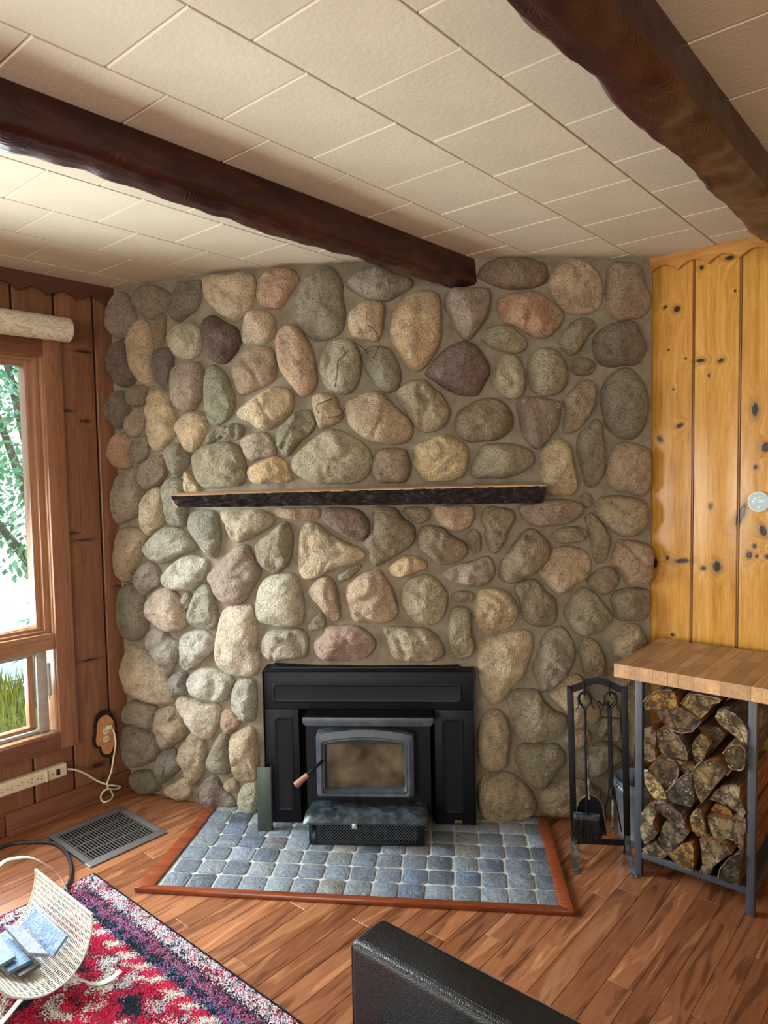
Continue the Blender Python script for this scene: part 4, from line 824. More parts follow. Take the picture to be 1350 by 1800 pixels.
# ------------------------------------------------------------------ wood stove insert
st = thing('wood_stove_insert', 'black wood stove insert with glass door and steel surround in the stone chimney', 'stove', (SX, SY, 0), SR)
def SP(x, y, yl):
    """pixel -> stove coordinates on the plane local y = yl"""
    n_ = V((-math.sin(SR), math.cos(SR), 0)); p = onplane(x, y, V((SX, SY, 0))+n_*yl, n_); return stove_local(p)
fl = 0.0135
def panel(name, x0, x1, z0, z1, fa, fb):
    """pressed steel panel: a raised rounded field (pixel corners fa, fb) inside a border"""
    o = B().box((x0, 0.0, z0), (x1, 0.10, z1)).build(name, M['black'], st, bevel=0.003)
    n = 8; A_, B_ = SP(*fa, 0), SP(*fb, 0); ax, bx, az, bz = A_.x, B_.x, B_.z, A_.z
    def rrect(d, y, rr):
        pts = []
        for cx, cz, a0 in ((bx-d-rr, bz-d-rr, 0), (ax+d+rr, bz-d-rr, 90), (ax+d+rr, az+d+rr, 180), (bx-d-rr, az+d+rr, 270)):
            for k in range(n+1):
                an = math.radians(a0+90*k/n); pts.append(V((cx+rr*math.cos(an), y, cz+rr*math.sin(an))))
        return pts
    A1, A2, A3, A4 = rrect(-0.004, 0.0005, 0.018), rrect(0.001, -0.0025, 0.017), rrect(0.004, -0.003, 0.016), rrect(0.012, -0.001, 0.012)
    m = len(A1); fs = [(g*m+i, g*m+(i+1) % m, (g+1)*m+(i+1) % m, (g+1)*m+i) for g in range(3) for i in range(m)]+[tuple(3*m+i for i in range(m))]
    B().add(A1+A2+A3+A4, fs).build('pressed_field', M['black'], o, smooth=12)
    return o
tl, br = SP(463, 1181, 0), SP(835, 1452, 0); xl, xr, zt = tl.x, br.x, tl.z
zm = SP(640, 1247, 0).z; ol, orr = SP(527, 1330, 0).x, SP(764, 1330, 0).x
panel('surround_panel', xl, xr, zm+0.001, zt, (479, 1202), (811, 1235)); panel('surround_panel', xl, ol, fl, zm-0.001, (482, 1260), (518, 1425)); panel('surround_panel', orr, xr, fl, zm-0.001, (778, 1264), (816, 1430))
q0, q1 = SP(477, 1172, 0.03), SP(808, 1172, 0.03)
B().box((q0.x, 0.03, zt-0.01), (q1.x, 0.14, q0.z)).build('top_flange', M['black'], st, bevel=0.002)
b = B()
for lo, hi in (((xl-0.006, -0.006, fl), (xl, 0.10, zt+0.006)), ((xr, -0.006, fl), (xr+0.006, 0.10, zt+0.006)), ((xl, -0.006, zt), (xr, 0.10, zt+0.006))): b.box(lo, hi)
b.build('surround_rim', M['black'], st, bevel=0.002)
# body: shell with an open front behind the door
by = -0.05; bl, bR = SP(539, 1340, by).x, SP(757, 1340, by).x; bz1 = SP(640, 1276, by).z
b = B().box((bl, by, 0.10), (bl+0.02, 0.50, bz1)).box((bR-0.02, by, 0.10), (bR, 0.50, bz1)).box((bl+0.02, by, bz1-0.03), (bR-0.02, 0.50, bz1)).box((bl+0.02, by, 0.10), (bR-0.02, 0.50, 0.16)).box((bl+0.02, 0.46, 0.16), (bR-0.02, 0.50, bz1-0.03))
gl0, gl1 = SP(573, 1390, -0.10), SP(714, 1307, -0.10)
b.box((bl+0.02, by, 0.16), (gl0.x-0.02, by+0.02, bz1-0.03)).box((gl1.x+0.02, by, 0.16), (bR-0.02, by+0.02, bz1-0.03)).box((gl0.x-0.02, by, 0.16), (gl1.x+0.02, by+0.02, gl0.z-0.02)).box((gl0.x-0.02, by, gl1.z+0.02), (gl1.x+0.02, by+0.02, bz1-0.03))
b.build('firebox', M['black'], st)
b = B().box((ol-0.02, 0.03, fl), (bl-0.006, 0.08, zm)).box((bR+0.006, 0.03, fl), (orr+0.02, 0.08, zm)).box((bl-0.006, 0.03, bz1+0.01), (bR+0.006, 0.08, zm)); b.build('gap_shade_sheet', M['void'], st)  # near-black sheets paint the shade in the gap around the body
rs = random.Random(3)
for row in range(3):
    for k in range(5):
        xa = bl+0.03+k*(bR-bl-0.06)/5; xb = xa+(bR-bl-0.06)/5-0.002; za = 0.165+row*0.105
        B().box((xa, 0.33+rs.uniform(-.002, .002), za), (xb, 0.36, za+0.102)).build('firebrick', M['firebrick'], st, bevel=0.003, seg=1)
for sx in (bl+0.021, bR-0.051):
    for k in range(3): B().box((sx, -0.01+k*0.112, 0.165), (sx+0.03, 0.10+k*0.112, 0.42)).build('firebrick', M['firebrick'], st, bevel=0.003, seg=1)
b = B(); vs = []
for j in range(13):
    for i in range(25):
        xx = bl+0.055+(bR-bl-0.11)*i/24; yy = -0.01+0.33*j/12; vs.append((xx, yy, 0.185+0.05*max(0, noise.noise(V((xx*9, yy*9, 0)))+0.3)+0.012*noise.noise(V((xx*40, yy*40, 0)))))
tag(b.add(vs, [(j*25+i, j*25+i+1, (j+1)*25+i+1, (j+1)*25+i) for j in range(12) for i in range(24)]).build('ash_bed', M['ash'], st, fix=False), 'grey ash on the firebox floor', kind='stuff')
# hood plate above the door, its front edge rounded
h0, h1 = SP(531, 1262, -0.13), SP(762, 1262, -0.13); hb = SP(640, 1277, -0.13).z; rr = 0.018
pts = [(h0.x, hb+rr), (h0.x+0.006, hb+0.006), (h0.x+rr, hb), (h1.x-rr, hb), (h1.x-0.006, hb+0.006), (h1.x, hb+rr), (h1.x, h0.z), (h0.x, h0.z)]
B().prism([(x, -0.13, z) for x, z in pts], (0, 0.012, 0)).build('hood_plate', M['black_dusty'], st, bevel=0.003)
B().box((h0.x+0.002, -0.119, h0.z-0.010), (h1.x-0.002, 0.06, h0.z-0.005)).build('hood_top', M['void'], st)  # top coloured near-black to paint the dark gap above the hood
# door: arched cast frame, recessed glass
dy = -0.105
def arch(x0, x1, z0, z1, rise, y, r, n=14):
    """outline with rounded corners and an arched top: z1 is the height at the corners"""
    pts = []
    for cx, cz, a0 in ((x0+r, z0+r, 180), (x1-r, z0+r, 270)):
        for k in range(5): an = math.radians(a0+90*k/4); pts.append(V((cx+r*math.cos(an), y, cz+r*math.sin(an))))
    pts += [V((x1, y, z1-r*1.2)), V((x1-r*0.25, y, z1-r*0.35))]
    for k in range(1, n):
        t = k/n; pts.append(V((x1-r+(x0-x1+2*r)*t, y, z1+rise*math.sin(PI*t))))
    pts += [V((x0+r*0.25, y, z1-r*0.35)), V((x0, y, z1-r*1.2))]
    return pts
da, db = SP(557, 1403, dy), SP(728, 1289, dy); ga, gb = SP(568, 1397, dy), SP(719, 1304, dy)
loops = [arch(da.x, db.x, da.z, db.z, 0.020, by-0.002, 0.018), arch(da.x, db.x, da.z, db.z, 0.020, dy+0.012, 0.018), arch(da.x+0.006, db.x-0.006, da.z+0.006, db.z-0.006, 0.020, dy, 0.016),
         arch(da.x+0.022, db.x-0.022, da.z+0.015, db.z-0.034, 0.018, dy-0.006, 0.014), arch(da.x+0.028, db.x-0.028, da.z+0.019, db.z-0.040, 0.018, dy-0.004, 0.012),
         arch(da.x+0.030, db.x-0.030, da.z+0.021, db.z-0.042, 0.018, dy+0.004, 0.012), arch(da.x+0.036, db.x-0.036, da.z+0.030, db.z-0.046, 0.016, dy+0.003, 0.012),
         arch(da.x+0.044, db.x-0.044, da.z+0.040, db.z-0.058, 0.004, dy+0.020, 0.008), arch(da.x+0.044, db.x-0.044, da.z+0.040, db.z-0.058, 0.004, by-0.002, 0.008)]
m = len(loops[0]); fs = [(g*m+i, g*m+(i+1) % m, (g+1)*m+(i+1) % m, (g+1)*m+i) for g in range(len(loops)-1) for i in range(m)]+[((len(loops)-1)*m+i, (len(loops)-1)*m+(i+1) % m, (i+1) % m, i) for i in range(m)]
door = B().add([p for l_ in loops for p in l_], fs).build('door', M['black_dusty'], st, smooth=28)
B().prism(arch(da.x+0.0435, db.x-0.0435, da.z+0.0395, db.z-0.0575, 0.004, dy+0.024, 0.008), (0, 0.006, 0)).build('door_glass', M['soot_reflection_glass'], door)
hs, hm, he, hw = SP(562, 1342, dy-0.02), SP(551, 1352, dy-0.045), SP(541, 1362, dy-0.06), SP(519, 1381, dy-0.075)
hd = B().tube(spline([(hs.x+0.008, dy+0.004, hs.z+0.004), hs, hm, he], 6, False), 0.0065, 10).build('door_handle', M['black'], door)
ax = (hw-he); g_ = B().tube([he+ax*t for t in (-0.02, 0.0, 0.1, 0.5, 0.85, 0.97, 1.0)], [0.008, 0.0115, 0.012, 0.0135, 0.0155, 0.0145, 0.008], 14); M['grip'] = wood('handle_wood', '5c3826', '7d5038', '96684a', 0, 0.5); o = g_.build('wooden_grip', M['grip'], st); tag(o, 'brown wooden handle grip')
# ash lip: lid with rounded edges over a box with a lattice front
la, lb_, lc, ld = SP(548, 1407, -0.06), SP(751, 1411, -0.06), SP(752, 1446, -0.21), SP(532, 1437, -0.21)
zl = (ld.z+lc.z)/2; zb_ = (la.z+lb_.z)/2
lidp = [V((la.x, -0.055, zb_)), V((lb_.x, -0.055, zb_)), V((lc.x, -0.165, zl+0.012)), V((lc.x, -0.21, zl)), V((ld.x, -0.21, zl)), V((ld.x, -0.165, zl+0.012))]
b = B(); n = 24; vs = []
prof = [(-0.055, zb_), (-0.10, zb_-0.004), (-0.15, zl+0.018), (-0.185, zl+0.010), (-0.203, zl-0.002), (-0.212, zl-0.014), (-0.208, zl-0.024), (-0.055, zb_-0.03)]
for i in range(n+1):
    t = i/n
    for (yy, zz) in prof:
        k = (yy+0.055)/(-0.155); xa = la.x+(ld.x-la.x)*min(1, k); xb = lb_.x+(lc.x-lb_.x)*min(1, k)
        ed = min(t, 1-t); drop = 0.012*max(0, 1-ed/0.04)**2; vs.append((xa+(xb-xa)*t, yy+drop*0.8, zz-drop*(zz > zl-0.02)))
m = len(prof); fs = [(i*m+k, i*m+(k+1) % m, (i+1)*m+(k+1) % m, (i+1)*m+k) for i in range(n) for k in range(m)]+[tuple(range(m)), tuple(n*m+k for k in reversed(range(m)))]
b.add(vs, fs).build('ash_lid', M['black_lid'], st, smooth=40)
xa, xb = SP(543, 1468, -0.19).x, SP(746, 1474, -0.19).x; zt_ = zl-0.022
b = B().box((xa, -0.175, fl), (xb, -0.03, zt_)).box((xa, -0.19, fl), (xa+0.03, -0.175, zt_)).box((xb-0.03, -0.19, fl), (xb, -0.175, zt_)).box((xa+0.03, -0.19, fl), (xb-0.03, -0.175, fl+0.022)).box((xa+0.03, -0.19, zt_-0.008), (xb-0.03, -0.175, zt_))
b.build('ash_box', M['black'], st, bevel=0.004)
b = B(); x0, x1, z0_, z1_ = xa+0.028, xb-0.028, fl+0.020, zt_-0.006; hh = z1_-z0_; p = 0.0135
k = x0-hh
while k < x1:
    for s_ in (1, -1):
        ua, ub = (k, z0_), (k+hh, z1_)
        if s_ < 0: ua, ub = (k, z1_), (k+hh, z0_)
        def cl(pa, pb):
            (u0, v0), (u1, v1) = pa, pb; t0, t1 = max(0, (x0-u0)/(u1-u0)), min(1, (x1-u0)/(u1-u0)); return ((u0+(u1-u0)*t0, v0+(v1-v0)*t0), (u0+(u1-u0)*t1, v0+(v1-v0)*t1)) if t1 > t0 else None
        r_ = cl(ua, ub)
        if r_: b.tube([(r_[0][0], -0.186, r_[0][1]), (r_[1][0], -0.186, r_[1][1])], 0.0017, 4, cap=False)
    k += p
tag(b.build('lattice_grille', M['black_dusty'], st), 'diamond lattice grille', kind='stuff')
B().box((x0, -0.1765, z0_), (x1, -0.1755, z1_)).build('shade_backing', M['void'], st)  # near-black sheet paints the shade behind the lattice
lp = SP(623, 1452, -0.215); B().box((lp.x-0.011, -0.222, lp.z-0.012), (lp.x+0.011, -0.208, lp.z+0.010)).build('latch', M['chrome'], st, bevel=0.003)
lp = SP(806, 1445, 0); B().box((lp.x-0.017, -0.003, lp.z-0.008), (lp.x+0.017, 0.0, lp.z+0.008)).build('maker_plate', M['brass'], st, bevel=0.001)
for k in range(2): B().box((lp.x-0.012, -0.0038, lp.z-0.004+k*0.006), (lp.x+0.012, -0.003, lp.z-0.0015+k*0.006)).build('plate_print', M['dark'], st)
# dark green metal strip leaning at the left of the surround
p, q = onY(453, 1457, 3.085), onY(477, 1353, 3.12)
gs = thing('metal_strip', 'dark green metal strip leaning upright at the left of the stove surround', 'metal strip', (p.x+0.033, 3.085, 0.0135), math.radians(-3.5))
gs.rotation_euler = (math.radians(-4), 0, math.radians(-3.5))
B().box((-0.032, -0.008, 0), (0.032, 0.0, 0.285)).build('strip_face', M['green_metal'], gs, bevel=0.002)
B().box((-0.032, 0.0, 0.0), (-0.029, 0.02, 0.285)).box((0.029, 0.0, 0.0), (0.032, 0.02, 0.285)).build('folded_edge', M['green_metal'], gs)
# ------------------------------------------------------------------ floor vent
vt = thing('floor_vent', 'grey metal floor register with dark slots between the baseboard and the rug', 'vent', RM(1.345, 2.775, 0.0), TH)
VL, VW = 0.36, 0.40
B().box((0, 0, 0.0), (VL, 0.045, 0.007)).box((0, VW-0.045, 0), (VL, VW, 0.007)).box((0, 0.045, 0), (0.03, VW-0.045, 0.007)).box((VL-0.03, 0.045, 0), (VL, VW-0.045, 0.007)).build('vent_frame', M['vent_metal'], vt, bevel=0.003)
B().box((0.03, 0.045, 0.0003), (VL-0.03, VW-0.045, 0.0009)).build('duct_shade_sheet', M['void'], vt)  # thin near-black sheet paints the shade below the louvers
sm = None
for k in range(22):
    x = 0.03+(VL-0.06)*(k+0.5)/22
    if sm is None:
        o = B().box((-0.0016, 0.045, 0.001), (0.0016, VW-0.045, 0.0052)).build('louver', M['vent_metal'], vt); sm = o.data
    else: o = link('louver', sm, vt)
    o.location = (x, 0, 0)
for k in range(3): B().box((0.03, 0.045+(VW-0.09)*(k+1)/4-0.003, 0.001), (VL-0.03, 0.045+(VW-0.09)*(k+1)/4+0.003, 0.0068)).build('cross_bar', M['vent_metal'], vt)
# ------------------------------------------------------------------ power strip, cord, slab outlet plate
e0 = on2(119, 1348, WB-0.04); s0 = on2(2, 1384, WB-0.04)
ps = thing('power_strip', 'long cream power strip with a black switch fixed under the window', 'power strip', RM(0, WB-0.0005, 0), TH)
zc, xe = 0.226, e0.x
B().box((0.72, -0.036, zc-0.030), (xe, 0, zc+0.030)).build('strip_body', M['cream'], ps, bevel=0.007, seg=3)
def pxs(x, y): return on2(x, y, WB-0.037)
for k in range(11):
    xx = pxs(71, 1364).x-0.044*k
    b = B()
    for dx, dz, w_, h_ in ((-0.010, 0.0, 0.0022, 0.0022), (0.006, 0.007, 0.0035, 0.0012), (0.006, -0.007, 0.0035, 0.0012)): b.box((xx+dx-w_, -0.0372, zc+dz-h_), (xx+dx+w_, -0.0355, zc+dz+h_))
    b.build('socket', M['dark'], ps)
xx = pxs(102, 1356).x; B().box((xx-0.008, -0.041, zc-0.014), (xx+0.008, -0.035, zc+0.014)).build('switch', M['dark'], ps, bevel=0.002)
xx = pxs(83, 1361).x; B().box((xx-0.009, -0.046, zc-0.026), (xx-0.001, -0.035, zc+0.026)).build('ridge', M['cream'], ps, bevel=0.003)
B().lathe([(0.004, -0.0385), (0.004, -0.035)], (pxs(92, 1359).x, 0, zc), 12, 'y').build('lamp', M['red_led'], ps)
wsl = thing('outlet_plate', 'live-edge wood slice outlet plate with dark bark rim by the chimney', 'outlet', RM(0, WB-0.0005, 0), TH)
OUT = [(600, 1050), (610, 950), (650, 905), (690, 900), (730, 950), (740, 1010), (735, 1100), (715, 1170), (690, 1195), (650, 1185), (635, 1140), (610, 1135), (595, 1100)]
pw_ = []
for x, y in OUT:
    q = on2(x/3.6, 1000+y/3.6, WB-0.02); pw_.append(V((q.x, 0, q.z)))
pw_ = spline(pw_, 5); cn = sum(pw_, V())/len(pw_)
B().prism(pw_, (0, -0.019, 0)).build('bark_rim', M['bark_dark'], wsl, smooth=40)
M['slice'] = wood('sawn_wood_slice', '8f5a30', 'b47c48', 'c8925c', 1, 0.5)
B().prism([cn+(p-cn)*0.83+V((0, -0.0005, 0)) for p in pw_], (0, -0.020, 0)).build('wood_face', M['slice'], wsl, smooth=40)
oc_ = on2(186, 1292, WB-0.02)
for dz in (0.02, -0.02):
    o = B().lathe([(0.016, -0.022), (0.016, -0.019)], (oc_.x, 0, oc_.z+dz), 20, 'y').build('receptacle', M['cream'], wsl)
    B().box((oc_.x-0.006, -0.0225, oc_.z+dz-0.003), (oc_.x-0.004, -0.0215, oc_.z+dz+0.005)).box((oc_.x+0.004, -0.0225, oc_.z+dz-0.003), (oc_.x+0.006, -0.0215, oc_.z+dz+0.005)).build('slot', M['dark'], o)
CP = [(119, 1352), (132, 1353), (150, 1360), (170, 1372), (188, 1379), (202, 1381), (212, 1383), (204, 1387), (190, 1387), (182, 1391), (177, 1401), (181, 1409), (190, 1411), (197, 1406), (198, 1397), (194, 1388), (188, 1379), (195, 1358), (199, 1335), (203, 1308), (201, 1290), (197, 1281), (191, 1277)]
P = []
for i, (x, y) in enumerate(CP):
    off = -0.042-0.012*math.sin(i*1.7) if 2 < i < 20 else -0.03
    q = on2(x, y, WB+off); P.append(V((q.x, off, max(0.006, q.z))))
B().tube(spline(P, 5, False), 0.0042, 8).build('cord', M['cream_cord'], ps)
q = P[-1]; B().box((q.x-0.014, -0.048, q.z-0.012), (q.x+0.012, -0.024, q.z+0.010)).build('plug', M['cream'], ps, bevel=0.004)
q = P[4]; B().tube([(q.x-0.008, q.y, q.z-0.004), (q.x+0.008, q.y, q.z+0.006)], 0.0062, 8).build('twist_tie', M['dark'], ps)
P = spline([RM(1.06, 3.262, 0.009), RM(1.17, 3.23, 0.009), RM(1.234, 3.211, 0.009), RM(1.325, 3.10, 0.009), RM(1.335, 2.98, 0.009), RM(1.30, 2.85, 0.009), RM(1.25, 2.75, 0.012), RM(1.20, 2.68, 0.023), RM(1.12, 2.60, 0.023)], 8, False)
tag(B().tube(P, 0.0075, 10).build('cable', M['black_rubber'], None), 'thick black cable curving over the floor left of the vent', 'cable')
# ------------------------------------------------------------------ rug
RX, RY = 1.335, 2.722
a = N('patterned_rug', 0.95, 0, 0.1); tco = a.n('ShaderNodeTexCoord').outputs['Object']
vc = a.n('ShaderNodeTexVoronoi', feature='F1'); vc.inputs['Scale'].default_value = 230; a.l(tco, vc.inputs['Vector'])
jv = a.n('ShaderNodeVectorMath', operation='SUBTRACT'); a.l(vc.outputs['Color'], jv.inputs[0]); jv.inputs[1].default_value = (0.5, 0.5, 0.5)
jm = a.n('ShaderNodeVectorMath', operation='SCALE'); a.l(jv.outputs[0], jm.inputs[0]); jm.inputs['Scale'].default_value = 0.022
jc = a.n('ShaderNodeVectorMath', operation='ADD'); a.l(tco, jc.inputs[0]); a.l(jm.outputs[0], jc.inputs[1]); jc = jc.outputs[0]
xyz = a.sep(jc); eR = a.math('SUBTRACT', RX, xyz[0]); eB = a.math('SUBTRACT', RY, xyz[1]); e_ = a.math('MINIMUM', eR, eB)
xr = a.sep(tco); e0_ = a.math('MINIMUM', a.math('SUBTRACT', RX, xr[0]), a.math('SUBTRACT', RY, xr[1]))
run = a.math('ADD', xyz[0], xyz[1])
red, crim, pink, cream, navy, blue, ppl = lin3(156, 26, 54), lin3(178, 36, 68), lin3(176, 74, 116), lin3(196, 190, 180), lin3(24, 34, 46), lin3(66, 96, 138), lin3(148, 136, 160)
nz1 = a.noise(jc, 12, 2, 0.55); nz2 = a.noise(jc, 34, 2, 0.5)
nzb = a.n('ShaderNodeVectorMath', operation='ADD'); a.l(jc, nzb.inputs[0]); nzb.inputs[1].default_value = (7.3, 2.1, 0); nz3 = a.noise(nzb.outputs[0], 11, 2, 0.5)
# field: crimson ground with cream and navy blossoms
vd = a.vor(jc, 7.5); fld = a.ramp(nz1, [(0.0, navy), (0.42, navy), (0.425, crim), (0.52, crim), (0.525, navy), (0.545, navy), (0.55, cream), (1, cream)], 'CONSTANT')
ros = a.ramp(vd, [(0, navy), (0.16, blue), (0.24, cream), (0.36, ppl), (0.40, navy), (0.44, red), (1, red)], 'CONSTANT')
fld = a.mix(a.ramp(nz3, [(0.50, K0), (0.505, W1)], 'CONSTANT'), fld, ros)
# border bands
bA = a.ramp(nz2, [(0, navy), (0.37, lin('8a2038')), (0.41, crim), (0.445, lin('c8c4c4')), (0.535, ppl), (0.575, lin('c8c4c4')), (0.61, navy), (1, navy)], 'CONSTANT')
bC = a.ramp(nz2, [(0, navy), (0.43, pink), (0.48, navy), (0.51, ppl), (0.54, navy), (0.565, pink), (0.61, navy), (1, navy)], 'CONSTANT')
bD = a.ramp(nz2, [(0, navy), (0.50, navy), (0.53, blue), (0.58, pink), (0.64, navy), (1, navy)], 'CONSTANT')
dash = a.math('FRACT', a.math('MULTIPLY', run, 11.0)); bE = a.ramp(a.math('ADD', dash, a.math('MULTIPLY', nz1, 0.5)), [(0, crim), (0.55, cream), (0.95, lin('c9a070')), (1, crim)], 'CONSTANT')
col = fld
for lim, c_ in ((0.195, bE), (0.155, bD), (0.115, bC), (0.076, navy), (0.066, bA)): col = a.mix(a.math('LESS_THAN', e_, lim), col, c_)
col = a.mix(a.math('LESS_THAN', e0_, 0.010), col, lin('182028'))
sp = a.sep(vc.outputs['Color']); col = a.mix(1.0, col, a.ramp(sp[2], [(0, (0.62,)*3), (1, (1.12,)*3)]), 'MULTIPLY')
a.base(col); a.bump(a.math('SUBTRACT', 1.0, vc.outputs['Distance']), 0.004); M['rug'] = a.m
rug = thing('rug', 'red and navy oriental pattern rug with pale border on the plank floor', 'rug', (0, 0, 0), TH)
def rug_grid(x0, x1, y0, y1, st_, amp):
    nx, ny = int((x1-x0)/st_), int((y1-y0)/st_); vs = []; rr = random.Random(1)
    for j in range(ny+1):
        for i in range(nx+1):
            x, y = x0+(x1-x0)*i/nx, y0+(y1-y0)*j/ny; ed = min(x1-x, y1-y, x-x0+1, y-y0+1)
            vs.append((x+rr.uniform(-1, 1)*st_*0.2*(ed > st_), y+rr.uniform(-1, 1)*st_*0.2*(ed > st_), 0.010+rr.uniform(-1, 1)*amp-0.004*(ed < st_)))
    return vs, [(j*(nx+1)+i, j*(nx+1)+i+1, (j+1)*(nx+1)+i+1, (j+1)*(nx+1)+i) for j in range(ny) for i in range(nx)]
tag(B().add(*rug_grid(0.35, RX, 1.25, RY, 0.0055, 0.0016)).build('pile', M['rug'], rug, fix=False, smooth=0), kind='stuff')
B().box((-0.9, 0.15, 0.0), (RX-0.001, 1.25, 0.010)).box((-0.9, 1.25, 0), (0.35, RY-0.001, 0.010)).box((0.35, 1.25, 0.0), (RX-0.001, RY-0.001, 0.006)).build('rug_backing', M['rug'], rug)
# ------------------------------------------------------------------ magazine cradle of slotted sheet metal with slate offcuts
bk = thing('magazine_cradle', 'curved white slotted metal magazine cradle on strap legs standing on the rug', 'magazine rack', (0, 0, 0), TH)
PR = spline([(p[0], 0, p[1]) for p in ((1.017, 0.245), (1.014, 0.207), (1.0, 0.158), (0.975, 0.114), (0.934, 0.084), (0.882, 0.074), (0.832, 0.086), (0.786, 0.113), (0.75, 0.148), (0.725, 0.195), (0.715, 0.245))], 12, False)
L_ = [0.0]
for i in range(1, len(PR)): L_.append(L_[-1]+(PR[i]-PR[i-1]).length)
def prof(d):
    i = 0
    while i < len(PR)-2 and L_[i+1] < d: i += 1
    return PR[i].lerp(PR[i+1], (d-L_[i])/(L_[i+1]-L_[i]))
tot = L_[-1]; y0, y1 = 2.10, 2.50; nr, nc = int(tot/0.0165), 44
ts = []
for r in range(nr):
    a0 = tot*r/nr; ts += [a0, a0+tot/nr*0.27]
ts.append(tot); ts.append(tot) if False else None
us = []
for c in range(nc):
    u0 = y0+(y1-y0)*c/nc; us += [u0, u0+(y1-y0)/nc*0.42]
us.append(y1)
vs = [V((prof(t).x, u, prof(t).z)) for t in ts for u in us]; nu = len(us); fs = []
for i in range(len(ts)-1):
    for j in range(nu-1):
        if i % 2 == 1 and j % 2 == 1: continue           # the slot
        fs.append((i*nu+j, i*nu+j+1, (i+1)*nu+j+1, (i+1)*nu+j))
o = B().add(vs, fs).build('slotted_sheet', M['white_metal'], bk, fix=False, smooth=40)
md = o.modifiers.new('thickness', 'SOLIDIFY'); md.thickness = 0.0016
for yy in (y0, y1): B().tube([prof(tot*k/40)+V((0, yy, 0)) for k in range(41)], 0.0032, 6).build('edge_rim', M['white_metal'], bk)
for tt in (0, tot): B().tube([prof(tt)+V((0, y0, 0)), prof(tt)+V((0, y1, 0))], 0.0042, 8).build('top_rim', M['white_metal'], bk)
P = spline([(1.09, 2.075, 0.034), (1.06, 2.085, 0.018), (1.02, 2.105, 0.0145), (0.98, 2.14, 0.040), (0.93, 2.16, 0.066), (0.88, 2.17, 0.070), (0.83, 2.17, 0.056), (0.76, 2.165, 0.0165), (0.72, 2.16, 0.0145), (0.68, 2.15, 0.03)], 6, False)
B().ribbon(P, (0.0, 0.009, 0), 0.003).build('strap_leg', M['white_metal'], bk, smooth=40)
arc = [on2(x, y, 2.66) for x, y in ((117, 1568), (113, 1553), (102, 1536), (82, 1521), (55, 1508), (25, 1509), (0, 1520))]
P = spline([V((arc[0].x+0.002, 2.66, 0.012))]+[V((p.x, 2.66, p.z)) for p in arc[1:]]+[V((arc[-1].x-0.09, 2.66, arc[-1].z-0.07)), V((arc[-1].x-0.13, 2.66, 0.012))], 6, False)
B().ribbon(P, (0, 0.009, 0), 0.003).build('strap_leg', M['white_metal'], bk, smooth=40)
B().ribbon([(0.885, 2.16, 0.0735), (0.885, 2.50, 0.0735), (0.88, 2.66, 0.14)], (0.008, 0, 0), 0.003).build('stretcher_strap', M['white_metal'], bk)
def slab(lab, pts, th, colr):
    P = [onz(x, y, z) for x, y, z in pts]; nr = (P[1]-P[0]).cross(P[2]-P[1]).normalized()
    if nr.z < 0: nr = -nr
    o = B().prism(P, -nr*th).build('slate_slab', M['slate'], None, bevel=0.0012, seg=1); o.color = lin(colr); return tag(o, lab, 'slate slab', 'slate slabs in the cradle')
slab('smooth grey-blue slate slab leaning on the right side of the cradle', ((60, 1594, 0.195), (116, 1646, 0.195), (92, 1681, 0.135), (37, 1625, 0.135)), 0.010, '6c88ac')
slab('rough grey slate slab with pale edge lying tilted in the middle of the cradle', ((5, 1624, 0.150), (39, 1629, 0.150), (86, 1677, 0.147), (50, 1674, 0.147)), 0.013, '6a788c')
slab('bluish slate slab flat under the tilted one in the cradle', ((-25, 1660, 0.118), (8, 1638, 0.118), (55, 1687, 0.118), (15, 1708, 0.118)), 0.012, '5f80a0')
slab('rippled light blue slate slab at the left end of the pile', ((-40, 1652, 0.142), (-8, 1634, 0.142), (28, 1680, 0.135), (-10, 1702, 0.135)), 0.012, '7096a8')
slab('brown-edged slate slab at the bottom of the pile in the cradle', ((-15, 1672, 0.103), (25, 1646, 0.103), (72, 1694, 0.103), (35, 1716, 0.103)), 0.012, '5c5450')
# ------------------------------------------------------------------ leather armchair, only the arm is in view
ac_ = thing('armchair', 'black leather armchair whose stitched arm reaches in at the bottom', 'armchair', RM(0, 0, 0.0), TH)
za = 0.55
la_, lb2, ra_ = loc(onz(612, 1655, za)), loc(onz(885, 1800, za)), loc(onz(690, 1620, za))
ax0, ax1, ay1 = (la_.x+lb2.x)/2-0.002, ra_.x+0.004, la_.y+0.004
B().box((ax0, 0.10, 0.07), (ax1, ay1, za)).build('arm', M['leather'], ac_, bevel=0.020, seg=5)
B().tube([(ax0+0.006, 0.13, za-0.007), (ax0+0.006, ay1-0.03, za-0.007)]+[(ax0+0.006, ay1-0.021+0.0145*math.sin(math.radians(t_)), za-0.0215+0.0145*math.cos(math.radians(t_))) for t_ in range(0, 91, 10)]+[(ax0+0.006, ay1-0.0065, 0.12)], 0.0032, 8).build('piping', M['leather'], ac_)
b = B()
for ex_ in (ax0+0.019, ax1-0.012):
    y = 0.14
    while y < ay1-0.03: b.tube([(ex_, y, za+0.0004), (ex_, y+0.0042, za+0.0004)], 0.0008, 5); y += 0.0068
tag(b.build('stitching', M['rack_steel'], ac_), 'fine stitched seams', kind='stuff')
wA = 0.60; B().box((ax0-wA, 0.12, 0.16), (ax0-0.002, ay1-0.04, 0.40)).build('seat', M['leather'], ac_, bevel=0.04, seg=4)
B().box((ax0-wA, 0.02, 0.07), (ax0-0.002, 0.14, 0.74)).build('backrest', M['leather'], ac_, bevel=0.03, seg=4)
B().box((ax0-wA-0.125, 0.10, 0.07), (ax0-wA-0.002, ay1, za)).build('arm', M['leather'], ac_, bevel=0.020, seg=5)
